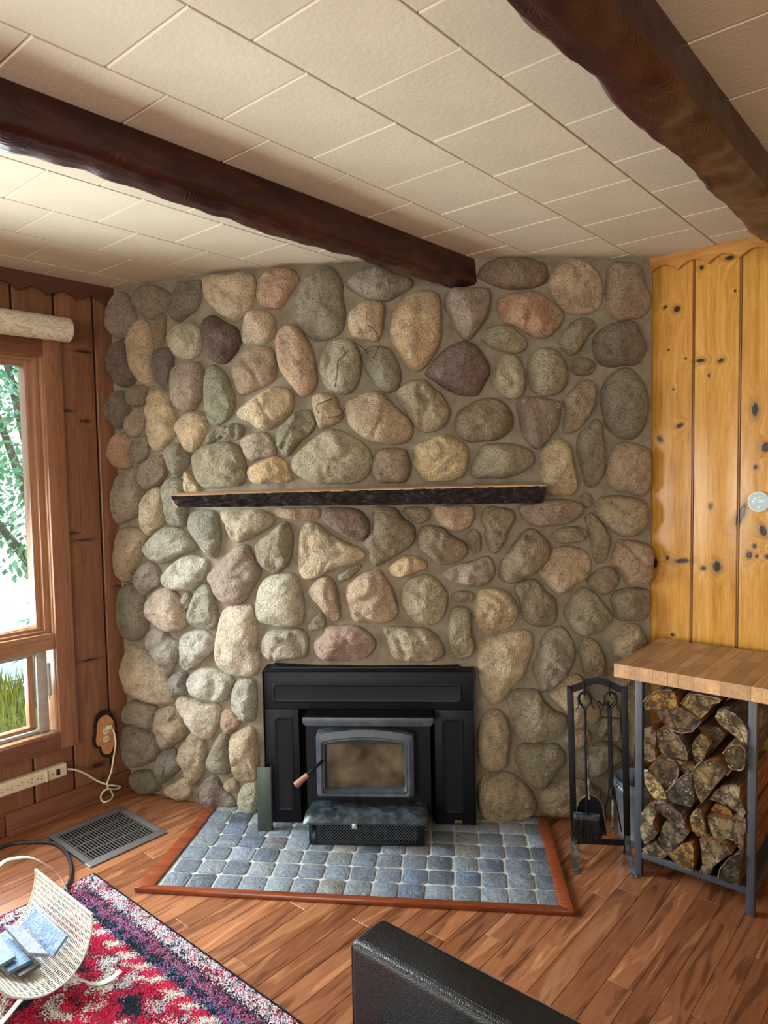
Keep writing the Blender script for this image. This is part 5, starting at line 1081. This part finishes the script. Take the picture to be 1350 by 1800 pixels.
for xx in (ax0+0.02, ax0-wA-0.10):
    for yy in (0.16, ay1-0.10): B().box((xx, yy, 0.0115), (xx+0.05, yy+0.05, 0.075)).build('leg', M['dark'], ac_, bevel=0.004)
# ------------------------------------------------------------------ firewood rack with a butcher-block top
rk = thing('firewood_rack', 'blue-black steel firewood rack with butcher-block top by the pine wall', 'rack', (0, 0, 0), TH)
f1, f2, r1, r2 = 2.688, 3.115, 0.602, 1.032; tk = 0.027
for nm, lo, hi in (('post', (f1, r2-tk, 0), (f1+tk, r2, 0.795)), ('post', (f1, r1, 0), (f1+tk, r1+tk, 0.795)), ('post', (f2, r2-tk, 0), (f2+tk, r2, 0.795)), ('post', (f2, r1, 0), (f2+tk, r1+tk, 0.795)),
                   ('rail', (f1, r1+tk, 0.078), (f1+tk, r2-tk, 0.104)), ('rail', (f2, r1+tk, 0.078), (f2+tk, r2-tk, 0.104)), ('rail', (f1+tk, r1, 0.078), (f2, r1+tk, 0.104)), ('rail', (f1+tk, r2-tk, 0.078), (f2, r2, 0.104)),
                   ('rail', (f1+0.06, r1+tk, 0.770), (f1+0.06+tk, r2-tk, 0.795)), ('rail', (f2, r1+tk, 0.770), (f2+tk, r2-tk, 0.795)), ('rail', (f1+tk, r1, 0.770), (f2, r1+tk, 0.795)), ('rail', (f1+tk, r2-tk, 0.770), (f2, r2, 0.795))):
    B().box(lo, hi).build(nm, M['rack_steel'], rk, bevel=0.002)
B().box((f1+tk, r1+tk, 0.098), (f2, r2-tk, 0.103)).build('bottom_plate', M['rack_steel'], rk)
top = B().box((2.650, 0.535, 0.7955), (3.150, 1.095, 0.845)).build('butcher_block_top', M['butcher'], rk); tag(top, 'pale butcher-block wooden top')
rs = random.Random(11); y = 1.10; k = 0
while y > 0.53:
    wd = rs.choice((0.038, 0.044, 0.05, 0.056)); yb = max(0.53, y-wd); x = 2.645
    cuts = [2.645, 2.645+rs.uniform(0.10, 0.26), 2.645+rs.uniform(0.30, 0.46), 3.157]
    for i in range(3): B().box((cuts[i]+0.0003, yb+0.0003, 0.795), (cuts[i+1]-0.0003, y-0.0003, 0.8475+rs.uniform(-.0001, .0001))).build('stave', M['butcher'], top, bevel=0.0006, seg=1)
    y = yb
LOGS = [  # crop, colour, bark arc (first..last outline point), front offset, label, outline
 ('A', 'b58c48', (0, 4), 0.0, 'golden-ended split log at the top left of the rack', '120,250;170,190;260,140;360,118;425,118;440,190;460,295;380,315;250,320;130,325'),
 ('A', '6e5a42', (4, 9), 0.0, 'dark half-round log with a black stain, under the golden-ended one', '225,322;400,310;485,296;600,370;690,430;640,490;600,530;500,545;400,520;320,460;260,400'),
 ('A', '8d7a50', (0, 5), 0.01, 'olive wedge log tucked right under the butcher-block top', '495,270;560,180;640,130;750,125;840,160;900,190;860,260;800,270;760,350;690,415;620,370;540,310'),
 ('A', '8a7a60', None, 0.0, 'narrow grey split log against the left post, upper half', '125,510;190,500;240,540;245,640;225,720;240,810;190,850;125,820;122,650'),
 ('A', '7d6a4c', (2, 6), 0.0, 'large brown quarter log beside the narrow grey one', '250,530;300,500;380,530;460,590;520,680;545,760;550,830;480,810;380,800;300,760;260,680'),
 ('A', '97804f', None, 0.005, 'small tan wedge log in the middle of the rack, above the big D-shaped one', '595,690;620,620;680,560;740,590;780,680;740,730;720,800;660,870;610,790'),
 ('A', '665440', None, 0.04, 'dark cracked log set back in the middle, left of the curved one', '650,490;720,475;800,480;860,500;925,560;890,640;830,710;780,700;735,620;690,560'),
 ('A', 'aa9c78', (1, 7), 0.0, 'curved pale log slab with peeling bark at the upper right', '820,390;850,340;920,330;1000,360;1080,430;1140,530;1155,640;1140,690;1100,650;1000,570;920,510;850,440'),
 ('A', '5e4e38', (0, 9), -0.03, 'round whole log with a dark end near the right post', '910,760;940,710;1000,680;1080,680;1150,730;1160,800;1140,870;1080,915;1000,905;940,850'),
 ('A', '66563f', (3, 8), 0.0, 'dark wedge log pointing down, left of centre', '150,910;240,830;270,775;350,805;420,835;455,900;450,980;400,1050;350,1105;280,1035;200,950'),
 ('A', '92794f', None, 0.01, 'little tan wedge log speckled white in the centre', '432,818;480,832;550,850;600,862;640,890;580,940;530,970;480,900'),
 ('A', '857452', (10, 14), -0.02, 'big D-shaped log with speckled end at the centre right', '720,840;820,830;900,870;950,930;900,1000;840,1070;780,1150;690,1260;640,1166;615,1080;610,960;630,900;670,862'),
 ('A', 'd2bd88', None, 0.0, 'pale cream split log leaning at the left post', '125,960;180,950;250,1000;300,1080;345,1170;345,1215;220,1200;160,1110;130,1040'),
 ('A', '57524a', (0, 3), -0.01, 'charcoal-dark log with a white smear, left of the D-shaped one', '350,1140;420,1060;520,980;603,938;600,1040;620,1130;608,1240;590,1290;500,1270;400,1240;350,1190'),
 ('B', '9f957a', (0, 4), 0.0, 'jagged grey split log under the D-shaped one at the right', '780,260;830,190;900,130;1000,110;1070,120;1070,230;1090,280;1140,390;1100,450;1065,405;1005,360;945,305;860,285'),
 ('B', 'b08344', None, 0.05, 'golden split face of a log set back at the right', '790,345;830,292;920,312;990,372;1010,440;960,456;860,430;775,405'),
 ('B', '85755a', (8, 12), 0.0, 'wide grey-brown split log with a broken tail at the right', '750,415;850,434;960,464;1060,434;1130,444;1155,500;1130,570;1110,600;1110,750;1060,710;1020,650;940,625;870,660;820,640;780,570;755,490'),
 ('B', 'a8905c', (6, 8), 0.0, 'tan narrow wedge log in the lower middle', '570,450;600,380;650,340;690,360;700,430;730,520;740,590;775,612;660,628;600,570'),
 ('B', 'ada386', None, -0.015, 'pale crumbly split log at the left post, lower half', '90,390;150,320;220,300;240,390;210,510;255,590;220,650;130,700;90,620;85,540;92,450'),
 ('B', '6f6658', (0, 6), 0.0, 'thin dark curved bark slab at the lower left', '190,312;240,290;320,290;400,330;480,400;520,490;470,500;380,470;325,430;270,385'),
 ('B', '7b7262', None, 0.0, 'grey mottled split log in the lower left middle', '262,650;300,540;330,475;420,485;520,505;580,580;530,640;470,700;420,765;370,785;285,725'),
 ('B', 'a39b80', (4, 8), 0.0, 'half-round mossy grey log at the bottom left of the rack', '97,750;170,692;240,664;280,735;365,785;320,820;250,838;150,810'),
 ('B', 'b8985e', (5, 7), -0.01, 'bright tan wedge log resting on the bottom rail', '352,792;422,765;482,705;600,694;618,760;608,958;500,938;430,878'),
 ('B', '85785c', None, -0.02, 'dark-topped log with a pointed foot over the bottom rail', '672,642;760,638;840,662;930,692;1000,790;930,830;860,880;800,930;780,990;690,1018;670,980;700,900;690,780'),
 ('B', '625a4c', (0, 4), -0.01, 'blackened wedge log at the bottom right of the rack', '860,1040;880,950;950,860;1040,800;1090,790;1080,900;1060,1010;1050,1138;960,1098'),
 ('B', '9a6a3c', None, 0.07, 'small orange-brown log deep in a gap at the lower right', '945,645;1010,655;1045,720;1038,775;980,748'),
]
for crop, hexc, bk_, off, lab, pts in LOGS:
    oy = 1190 if crop == 'A' else 1360; fa = 2.682+off; P = []
    for p in pts.split(';'):
        x, y = map(float, p.split(',')); q = on1(1110+x/5.625, oy+y/5.625, fa)
        P.append(V((fa, max(r1+tk+0.002, min(r2-tk-0.002, q.y)), max(0.106, min(0.768, q.z)))))
    nP = len(P); cn = sum(P, V())/nP; P = [cn+(p-cn)*0.985 for p in P]
    Lg = random.Random(lab).uniform(0.36, 0.43); fin = []; idx = []
    rj = random.Random(lab+'j')
    for i in range(nP):          # roughened outline
        p, q = P[i], P[(i+1) % nP]
        fin.append(p); idx.append(i)
        for t in (0.33, 0.66):
            m_ = p.lerp(q, t); d = (q-p); nn = V((0, -d.z, d.y)).normalized(); fin.append(m_+nn*rj.uniform(-0.0012, 0.0012)); idx.append(i)
    if True:
        orient = sum((fin[i].y*fin[(i+1) % len(fin)].z-fin[(i+1) % len(fin)].y*fin[i].z) for i in range(len(fin)))
    lg = thing('firewood_log', lab, 'log', (0, 0, 0), TH, 'split logs in the firewood rack')
    b = B(); n_ = len(fin); NX = 6; vs = []
    for k in range(NX+1):
        for p in fin:
            wob = 0.004*noise.noise(V((k*0.9, p.y*30, p.z*30))) if 0 < k else 0
            cc_ = V((0, cn.y, cn.z)); d = V((0, p.y, p.z))-cc_; vs.append(V((fa+Lg*k/NX+(0.004*noise.noise(V((p.y*60, p.z*60, off*50))) if k == 0 else 0), cn.y+d.y*(1-abs(wob)*6), cn.z+d.z*(1-abs(wob)*6))))
    b.add(vs, []); b.cur = 0
    for tr_ in tessellate_polygon([[V((0, p.y, p.z)) for p in fin]]): b.f.append(tuple(tr_)); b.mi.append(0)
    for k in range(NX):
        for i in range(n_):
            inb = bk_ and bk_[0] <= idx[i] < bk_[1]
            b.f.append((k*n_+i, k*n_+(i+1) % n_, (k+1)*n_+(i+1) % n_, (k+1)*n_+i)); b.mi.append(2 if inb else 1)
    for tr_ in tessellate_polygon([[V((0, p.y, p.z)) for p in fin]]): b.f.append(tuple(NX*n_+t for t in reversed(tr_))); b.mi.append(0)
    o = b.build('split_wood', [M['log_end'], M['log_side'], M['bark']], lg, smooth=40); o.color = lin(hexc)
    if bk_:
        arc = [fin[i] for i in range(n_) if bk_[0] <= idx[i] < bk_[1]]
        if len(arc) > 2:
            arc = spline(arc, 3, False); b = B(); vs = []; m_ = len(arc)
            for k in range(5):
                for s_ in (0.0006, 0.0050):
                    for i, p in enumerate(arc):
                        t = arc[min(i+1, m_-1)]-arc[max(i-1, 0)]; nn = V((0, t.z, -t.y)).normalized()
                        if nn.dot(p-cn) < 0: nn = -nn
                        q = p+nn*(s_+(0.0016*noise.noise(V((k, i*0.4, s_*900))) if s_ > 0.002 else 0)); vs.append(V((fa-0.003+(Lg-0.02)*k/4, max(r1+tk+0.0005, min(r2-tk-0.0005, q.y)), max(0.1045, q.z))))
            fs = []
            for k in range(4):
                for i in range(m_-1):
                    o_, u_ = k*2*m_, (k+1)*2*m_
                    fs += [(o_+i, o_+i+1, u_+i+1, u_+i), (o_+m_+i, u_+m_+i, u_+m_+i+1, o_+m_+i+1)]
                fs += [(o_, u_, u_+m_, o_+m_), (o_+m_-1, o_+2*m_-1, u_+2*m_-1, u_+m_-1)]
            for o_ in (0, 8*m_): fs += [(o_+i, o_+m_+i, o_+m_+i+1, o_+i+1) for i in range(m_-1)]
            tag(b.add(vs, fs).build('bark', M['bark'], lg, smooth=50), 'dark curling bark')
# ------------------------------------------------------------------ fireplace tools
TX, TY, TR = 0.8625, 2.80, math.radians(-12.65)
ts_ = thing('fire_tool_stand', 'arched black wrought-iron stand for fireplace tools right of the hearth', 'tool stand', (TX, TY, 0), TR)
def TP(x, y, yl=0.0):
    n_ = V((-math.sin(TR), math.cos(TR), 0)); p = onplane(x, y, V((TX, TY, 0))+n_*yl, n_); d = V((p.x-TX, p.y-TY, p.z)); c, s_ = math.cos(TR), math.sin(TR)
    return V((d.x*c+d.y*s_, -d.x*s_+d.y*c, d.z))
oA = [(996, 1206), (1006, 1205), (1020, 1200), (1035, 1194), (1050, 1192), (1065, 1194), (1080, 1201), (1093, 1207), (1103, 1208)]
iA = [(1092, 1218), (1080, 1214), (1065, 1206), (1050, 1203), (1035, 1206), (1021, 1213), (1008, 1217)]
up = spline([TP(*p, -0.003) for p in oA], 4, False); dn = spline([TP(*p, -0.003) for p in iA], 4, False)
B().prism(up+dn, (0, 0.006, 0)).build('arch', M['wrought'], ts_, smooth=40)
for a_, b_, c_, d_ in (((996, 1206), (1008, 1206), (1015, 1484), (1004, 1484)), ((1092, 1208), (1103, 1208), (1109, 1490), (1097, 1490))):
    B().prism([TP(*p, -0.003) for p in (a_, b_, c_, d_)], (0, 0.006, 0)).build('post', M['wrought'], ts_, bevel=0.001)
B().prism([TP(*p, -0.007) for p in ((1010, 1473), (1100, 1477), (1100, 1487), (1010, 1483))], (0, 0.004, 0)).build('crossbar', M['wrought'], ts_)
for x, tip in ((1009.5, (1013, 1532)), (1103, (1114, 1539))):
    q = TP(x, 1482, 0); t = onz(*tip, 0.003); d = V((t.x-TX, t.y-TY, 0)); c, s_ = math.cos(TR), math.sin(TR); tl_ = V((d.x*c+d.y*s_, -d.x*s_+d.y*c, 0.004))
    B().ribbon(spline([(q.x, -0.008, q.z+0.035), (q.x, -0.009, q.z), (q.x+(tl_.x-q.x)*0.6, tl_.y*0.55, 0.035), (tl_.x, tl_.y+0.012, 0.007), (tl_.x, tl_.y-0.006, 0.004), (tl_.x, tl_.y-0.016, 0.007)], 5, False), (0.011, 0, 0), 0.005).build('front_leg', M['wrought_worn'], ts_, smooth=50)
    B().ribbon(spline([(q.x, 0.008, q.z+0.035), (q.x, 0.009, q.z), (q.x, 0.05, 0.035), (q.x, 0.085, 0.007), (q.x, 0.10, 0.004)], 5, False), (0.011, 0, 0), 0.005).build('back_leg', M['wrought_worn'], ts_, smooth=50)
    for dz in (0.02, 0.045): B().lathe([(0.0045, -0.014), (0.0062, -0.0115), (0.0062, -0.009)], (q.x, 0, q.z+dz-0.015), 12, 'y').build('rivet', M['wrought_worn'], ts_)
HK = []
for x in (1026.5, 1070.5):
    q0, q1 = TP(x, 1199, -0.003), TP(x, 1216, -0.003)
    B().tube(spline([(q0.x, -0.006, q0.z), (q0.x, -0.008, q1.z+0.012), (q0.x, -0.018, q1.z-0.004), (q0.x, -0.034, q1.z-0.004), (q0.x, -0.040, q1.z+0.006)], 5, False), 0.0035, 8).build('hook', M['wrought'], ts_); HK.append(V((q0.x, -0.026, q1.z-0.001)))
def zz(x, y, yl): return TP(985+x/9.31, 1180+y/9.31, yl)      # the 9.31x enlargement of the tool heads
def handle(dx, yl, mir):
    """twisted shepherd's-crook handle: teardrop loop with two curling ends"""
    f = lambda pts: spline([zz(x*mir+dx, y, yl) for x, y in pts], 5, False)
    return [f([(0, 640), (-15, 600), (-70, 540), (-105, 470), (-98, 395), (-55, 348), (0, 335), (45, 350), (85, 400), (98, 470), (118, 560), (158, 630)]),
            f([(2, 640), (18, 600), (70, 530), (92, 460), (80, 395), (40, 352), (-5, 338), (-60, 352), (-100, 410), (-100, 500), (-106, 580), (-145, 658)])]
def tool(name, label, dx, yl, mir, top, bot, r):
    t = thing(name, label, 'fire tool', (TX, TY, 0), TR, 'fireplace tools on the stand'); b = B()
    for p in handle(dx, yl, mir): b.tube(p, [0.0042]*(len(p)-16)+[0.0042-0.0028*i/15 for i in range(16)], 7)
    b.build('handle', M['wrought'], t); B().tube([TP(*top, yl), TP(*bot, yl)], r, 8).build('shaft', M['wrought'], t); return t
br_ = tool('hearth_brush', 'black hearth brush with grey oval head hanging front left on the tool stand', 400, -0.028, 1, (1028, 1246), (1031.5, 1430), 0.0048)
q0, q1 = TP(1008, 1430, -0.028), TP(1054.5, 1432, -0.028); cx = (q0.x+q1.x)/2; hw_ = (q1.x-q0.x)/2
ov = [V((cx+(hw_-0.014)*s_+0.014*math.cos(an), -0.028+0.016*math.sin(an), q0.z-0.016)) for s_, an0 in ((1, -90), (-1, 90)) for an in [math.radians(an0+180*k/10) for k in range(11)]]
B().prism(ov, (0, 0, 0.018)).build('brush_head', M['wrought_worn'], br_, bevel=0.003)
b = B(); rs = random.Random(2)
for _ in range(420):
    u, v = rs.uniform(-1, 1), rs.uniform(-1, 1); x = cx+hw_*0.92*u; y = -0.028+0.012*v; ln = rs.uniform(0.075, 0.098)
    b.tube([(x, y, q0.z-0.014), (x+0.006*u, y+rs.uniform(-.003, .003), q0.z-0.014-ln*0.5), (x+0.013*u+rs.uniform(-.004, .004), y+0.008*v, q0.z-0.014-ln)], [0.0013, 0.0012, 0.0006], 4)
tag(b.build('bristles', M['brush'], br_, smooth=60, fix=False), kind='stuff')
sh = thing('ash_shovel', 'black ash shovel with worn edge hanging behind the hearth brush', 'fire tool', (TX, TY, 0), TR, 'fireplace tools on the stand')
yl = -0.008
B().tube([TP(1029, 1240, yl), TP(1031, 1300, yl), TP(1036, 1405, yl)], [0.004, 0.0045, 0.005], 8).build('shaft', M['ash_steel'], sh)
B().tube(spline([zz(400+x, y, yl) for x, y in ((10, 640), (-40, 560), (-85, 480), (-80, 400), (-30, 350), (30, 350), (80, 400), (80, 480), (30, 580), (10, 640))], 4, False), 0.0036, 7).build('handle', M['wrought'], sh)
SHP = [(1014, 1440), (1014, 1420), (1019, 1408), (1028, 1400), (1038, 1398), (1049, 1402), (1057, 1411), (1061, 1425), (1064, 1450), (1067, 1469), (1013, 1466)]
fr_ = [TP(*p, yl) for p in SHP]; b = B(); m_ = len(fr_); cc_ = sum(fr_, V())/m_
ring2 = [cc_+(p-cc_)*0.88+V((0, 0.016, 0)) for p in fr_]; n0 = fr_+ring2
b.add(n0, [(i, (i+1) % m_, m_+(i+1) % m_, m_+i) for i in range(m_)]+[tuple(m_+i for i in range(m_))])
o = b.build('blade', M['black'], sh, smooth=50); o.modifiers.new('thickness', 'SOLIDIFY').thickness = 0.0018
B().tube(spline(fr_[2:9], 4, False), 0.002, 6).build('worn_edge', M['ash_steel'], sh)
pk = tool('poker', 'iron poker with pale ash-covered tip hanging right front on the tool stand', 815, -0.026, -1, (1073, 1246), (1077.5, 1450), 0.0046)
B().tube(spline([TP(*p, -0.026) for p in ((1062, 1450), (1068, 1451), (1074, 1452), (1078, 1450))], 4, False), [0.0018]*4+[0.003]*4+[0.0042]*5, 8).tube([TP(1077, 1405, -0.026), TP(1078, 1452, -0.026), TP(1078.5, 1470, -0.026)], [0.0054, 0.006, 0.0014], 8).build('ash_coated_tip', M['ash_steel'], pk)
tg = thing('fire_tongs', 'black iron fire tongs with crosspiece hanging behind the poker', 'fire tool', (TX, TY, 0), TR, 'fireplace tools on the stand'); yl = -0.012
B().tube([TP(1069, 1232, yl), TP(1071.5, 1262, yl), TP(1073, 1385, yl)], [0.004, 0.0075, 0.0075], 8).build('shaft', M['wrought'], tg)
B().tube(spline([zz(815+x, y, yl) for x, y in ((-10, 600), (40, 540), (90, 460), (80, 390), (30, 350), (-40, 350), (-100, 410), (-90, 480), (-110, 560), (-195, 490))], 4, False), 0.004, 7).build('handle', M['wrought'], tg)
B().tube([TP(1057.5, 1261, yl), TP(1089.5, 1263, yl)], 0.0030, 7).build('crosspiece', M['wrought'], tg)
B().tube(spline([TP(*p, yl) for p in ((1071, 1380), (1070, 1395), (1066, 1412), (1063.5, 1424), (1065, 1436))], 4, False), 0.0034, 7).build('tong_leg', M['wrought'], tg)
B().tube(spline([TP(*p, yl) for p in ((1075, 1380), (1081, 1400), (1086, 1425), (1090, 1448), (1093, 1462))], 4, False), 0.0030, 7).build('tong_leg', M['wrought'], tg)
# galvanised ash pail behind the tools
pl_ = thing('ash_pail', 'galvanised ash pail standing behind the fireplace tools beside the firewood rack', 'pail', (1.080, 2.985, 0.0))
B().lathe([(0.0, 0.004), (0.080, 0.0), (0.083, 0.004), (0.085, 0.022), (0.087, 0.024), (0.087, 0.030), (0.0855, 0.034), (0.0975, 0.222), (0.0995, 0.226), (0.0995, 0.234), (0.098, 0.238), (0.101, 0.262), (0.1035, 0.266), (0.1035, 0.271), (0.099, 0.271), (0.096, 0.262), (0.081, 0.012), (0.0, 0.010)], (0, 0, 0), 48).build('bucket', M['galv'], pl_, smooth=50)
B().lathe([(0.0, 0.0105), (0.0805, 0.0125)], (0, 0, 0.0), 32).build('bucket_floor', M['void'], pl_)
for s_ in (-1, 1): B().box((s_*0.104-0.003, -0.014, 0.232), (s_*0.104+0.003, 0.014, 0.268)).build('ear', M['galv'], pl_, bevel=0.002)
B().tube([(0.107*math.cos(math.radians(a_)), -0.107*math.sin(math.radians(a_))*0.97, 0.262-0.03*math.sin(math.radians(a_))) for a_ in range(0, 181, 9)], 0.0025, 6).build('bail_handle', M['galv'], pl_)
# ------------------------------------------------------------------ thermostat
tq = on1(1334, 882, PA-0.022)
th_ = thing('thermostat', 'round wall thermostat with a grey display on the pine wall', 'thermostat', RM(PA-0.0005, tq.y, tq.z), TH)
rT = 0.0415
B().lathe([(0.036, 0.0), (0.037, -0.014), (rT, -0.016), (rT, -0.024), (rT-0.002, -0.026)], (0, 0, 0), 48, 'x').build('body', M['thermo_ring'], th_, smooth=40)
B().lathe([(rT-0.0035, -0.0275), (rT-0.003, -0.0255)], (0, 0, 0), 48, 'x').build('display', M['thermo'], th_, smooth=40)
def text(parent, s, size, y, z, name='display_text'):
    cu = bpy.data.curves.new(name, 'FONT'); cu.body = s; cu.size = size; cu.align_x = 'CENTER'; cu.align_y = 'CENTER'; cu.extrude = 0.0002
    o = bpy.data.objects.new(name, cu); COL.objects.link(o); dg = bpy.context.evaluated_depsgraph_get(); me = bpy.data.meshes.new_from_object(o.evaluated_get(dg)); bpy.data.objects.remove(o)
    me.transform(Matrix(((0, 0, 1, 0), (-1, 0, 0, 0), (0, 1, 0, 0), (0, 0, 0, 1)))); me.materials.clear(); me.materials.append(M['thermo_txt'])
    ob = link(name, me, parent); ob.location = (-0.0278, y, z); return ob
text(th_, 'OFF', 0.0145, -0.008, 0.0015); 
for y, z, w_, h_ in ((0.013, 0.014, 0.007, 0.0045), (0.022, 0.002, 0.003, 0.006), (0.018, 0.0, 0.003, 0.0035), (0.020, -0.008, 0.0035, 0.0025), (-0.002, 0.019, 0.003, 0.0014)):
    B().box((-0.0280, y-w_*0.6, z-h_*0.6), (-0.0274, y+w_*0.6, z+h_*0.6)).build('display_icon', M['thermo_txt'], th_)
B().lathe([(0.0028, -0.0282), (0.0028, -0.0272)], (0, -0.0015, -0.022), 16, 'x').build('button', M['thermo_txt'], th_)
# ------------------------------------------------------------------ outside the window: grass, lake, trees
M['grass'] = plain('lawn_ground', '6f7a34', 1.0, 0, 0.3, 6); M['blade'] = plain('grass_blade', 'bcc060', 0.9, 0, 0.35, 4)
M['lake'] = plain('lake_water', 'b4d6d8', 0.12, 0, 0.05, 2, 0.01, 6)
def leafm(name, h): 
    a = N(name, 0.6, 0, 0.3); co = a.coord(); c = lin(h); f = a.noise(co, 3, 2); a.base(a.ramp(f, [(0.3, tuple(v*0.75 for v in c[:3])), (0.7, tuple(min(1, v*1.3) for v in c[:3]))])); return a.m
M['leafA'] = leafm('light_green_leaf', 'a2d4b0'); M['leafB'] = leafm('blue_green_needles', '8ccab8'); M['trunk'] = plain('tree_bark', '8e8a80', 0.9, 0, 0.3, 20, 0.01)
GZ = -0.65
go = room(B().box((-12, WB+0.5, GZ-0.2), (14, 7.6, GZ)).build('lawn', M['grass'], None)); tag(go, 'lawn outside the window sloping to the lake', kind='structure')
lk = room(B().box((-40, 7.6, GZ-0.4), (60, 90, GZ-0.12)).build('lake', M['lake'], None)); tag(lk, 'pale lake beyond the lawn outside the window', kind='structure')
b = B(); rs = random.Random(4)
for _ in range(5200):
    x, y = rs.uniform(1.2, 4.6), rs.uniform(5.0, 7.7); h_ = rs.uniform(0.05, 0.24)*(1.5 if y > 7.0 else 1); dx, dy = rs.uniform(-.08, .08), rs.uniform(-.08, .08); w_ = 0.007
    o_ = len(b.v); b.v += [(x-w_, y, GZ), (x+w_, y, GZ), (x+dx*0.5+w_*0.8, y+dy*0.5, GZ+h_*0.6), (x+dx*0.5-w_*0.8, y+dy*0.5, GZ+h_*0.6), (x+dx, y+dy, GZ+h_)]; b.f += [(o_, o_+1, o_+2, o_+3), (o_+3, o_+2, o_+4)]; b.mi += [0, 0]
gr = room(b.build('grass', M['blade'], None, fix=False, smooth=0)); tag(gr, 'tall yellow-green grass on the lawn outside the lower window', 'grass', kind='stuff')
def leaf(b, p, d, up_, l, w_):
    t = V(d).normalized(); s_ = t.cross(V(up_)).normalized(); nn = s_.cross(t); o_ = len(b.v)
    b.v += [tuple(p), tuple(p+t*l*0.45+s_*w_-nn*w_*0.25), tuple(p+t*l), tuple(p+t*l*0.45-s_*w_-nn*w_*0.25), tuple(p+t*l*0.5+nn*w_*0.15)]
    b.f += [(o_, o_+1, o_+4), (o_+1, o_+2, o_+4), (o_+2, o_+3, o_+4), (o_+3, o_, o_+4)]; b.mi += [0]*4
def tree(name, label, cat, x, y, ht, blobs, nleaf, mat_, lsize, seed, conifer=False):
    t = thing(name, label, cat, RM(x, y, GZ), TH, 'trees outside the window'); rs = random.Random(seed)
    B().tube(spline([(0, 0, -0.05), (0.03, 0.02, ht*0.3), (-0.02, 0.04, ht*0.65), (0.02, 0, ht*0.97)], 5, False), [0.11*ht/6*(1-0.9*i/15) for i in range(16)], 9).build('trunk', M['trunk'], t)
    b = B(); w_ = B()
    if conifer:
        k = 0; z = ht*0.08
        while z < ht:
            r = (ht-z)*0.30+0.08; nb = 9
            for i in range(nb):
                an = 2*PI*i/nb+k*0.4+rs.uniform(-.2, .2); d = V((math.cos(an), math.sin(an), -0.12)); tip = V((0, 0, z))+d*r; w_.tube([(0, 0, z), tip], [0.014, 0.004], 5)
                for j in range(int(r*34)):
                    u = rs.uniform(0.15, 1); p = V((0, 0, z))+d*r*u; sd = V((rs.uniform(-1, 1), rs.uniform(-1, 1), rs.uniform(-0.6, 0.2))); leaf(b, p, d*0.8+sd, (0, 0, 1), lsize*rs.uniform(0.7, 1.5), lsize*0.13)
            z += 0.20; k += 1
    else:
        for (bx, by_, bz, r) in blobs:
            w_.tube([(0, 0, bz*0.55), (bx*0.5, by_*0.5, bz*0.8), (bx, by_, bz)], [0.05, 0.03, 0.012], 6)
            for _ in range(int(nleaf*r*r)):
                d = V((rs.gauss(0, 1), rs.gauss(0, 1), rs.gauss(0, 1))).normalized(); p = V((bx, by_, bz))+d*r*rs.uniform(0.35, 1.0)**0.6; leaf(b, p, d+V((rs.uniform(-1, 1), rs.uniform(-1, 1), rs.uniform(-1.2, .4))), (0.1, 0.2, 1), lsize*rs.uniform(0.6, 1.3), lsize*0.30)
    w_.build('branches', M['trunk'], t); tag(b.build('foliage', mat_, t, fix=False, smooth=0), kind='stuff'); return t
tree('leafy_tree', 'light green broadleaf tree outside the upper window pane', 'tree', 3.0, 7.0, 5.2, ((-0.6, -0.2, 3.4, 0.8), (0.2, 0.0, 2.5, 0.75), (0.5, 0.2, 3.5, 0.9), (-0.3, 0.3, 4.3, 0.9), (-0.9, -0.3, 2.4, 0.6), (-0.2, -0.4, 1.9, 0.6), (0.6, -0.2, 1.7, 0.5)), 1500, M['leafA'], 0.085, 9)
tree('fir_tree', 'blue-green fir tree on the lake shore outside the window', 'tree', 3.75, 7.3, 2.9, (), 0, M['leafB'], 0.11, 12, True)
tree('leafy_tree', 'second broadleaf tree further left along the lake shore', 'tree', 1.4, 7.2, 5.0, ((-0.4, -0.2, 3.4, 0.9), (0.5, 0.1, 3.0, 0.8), (0.2, 0.0, 4.3, 0.9)), 420, M['leafA'], 0.10, 21)
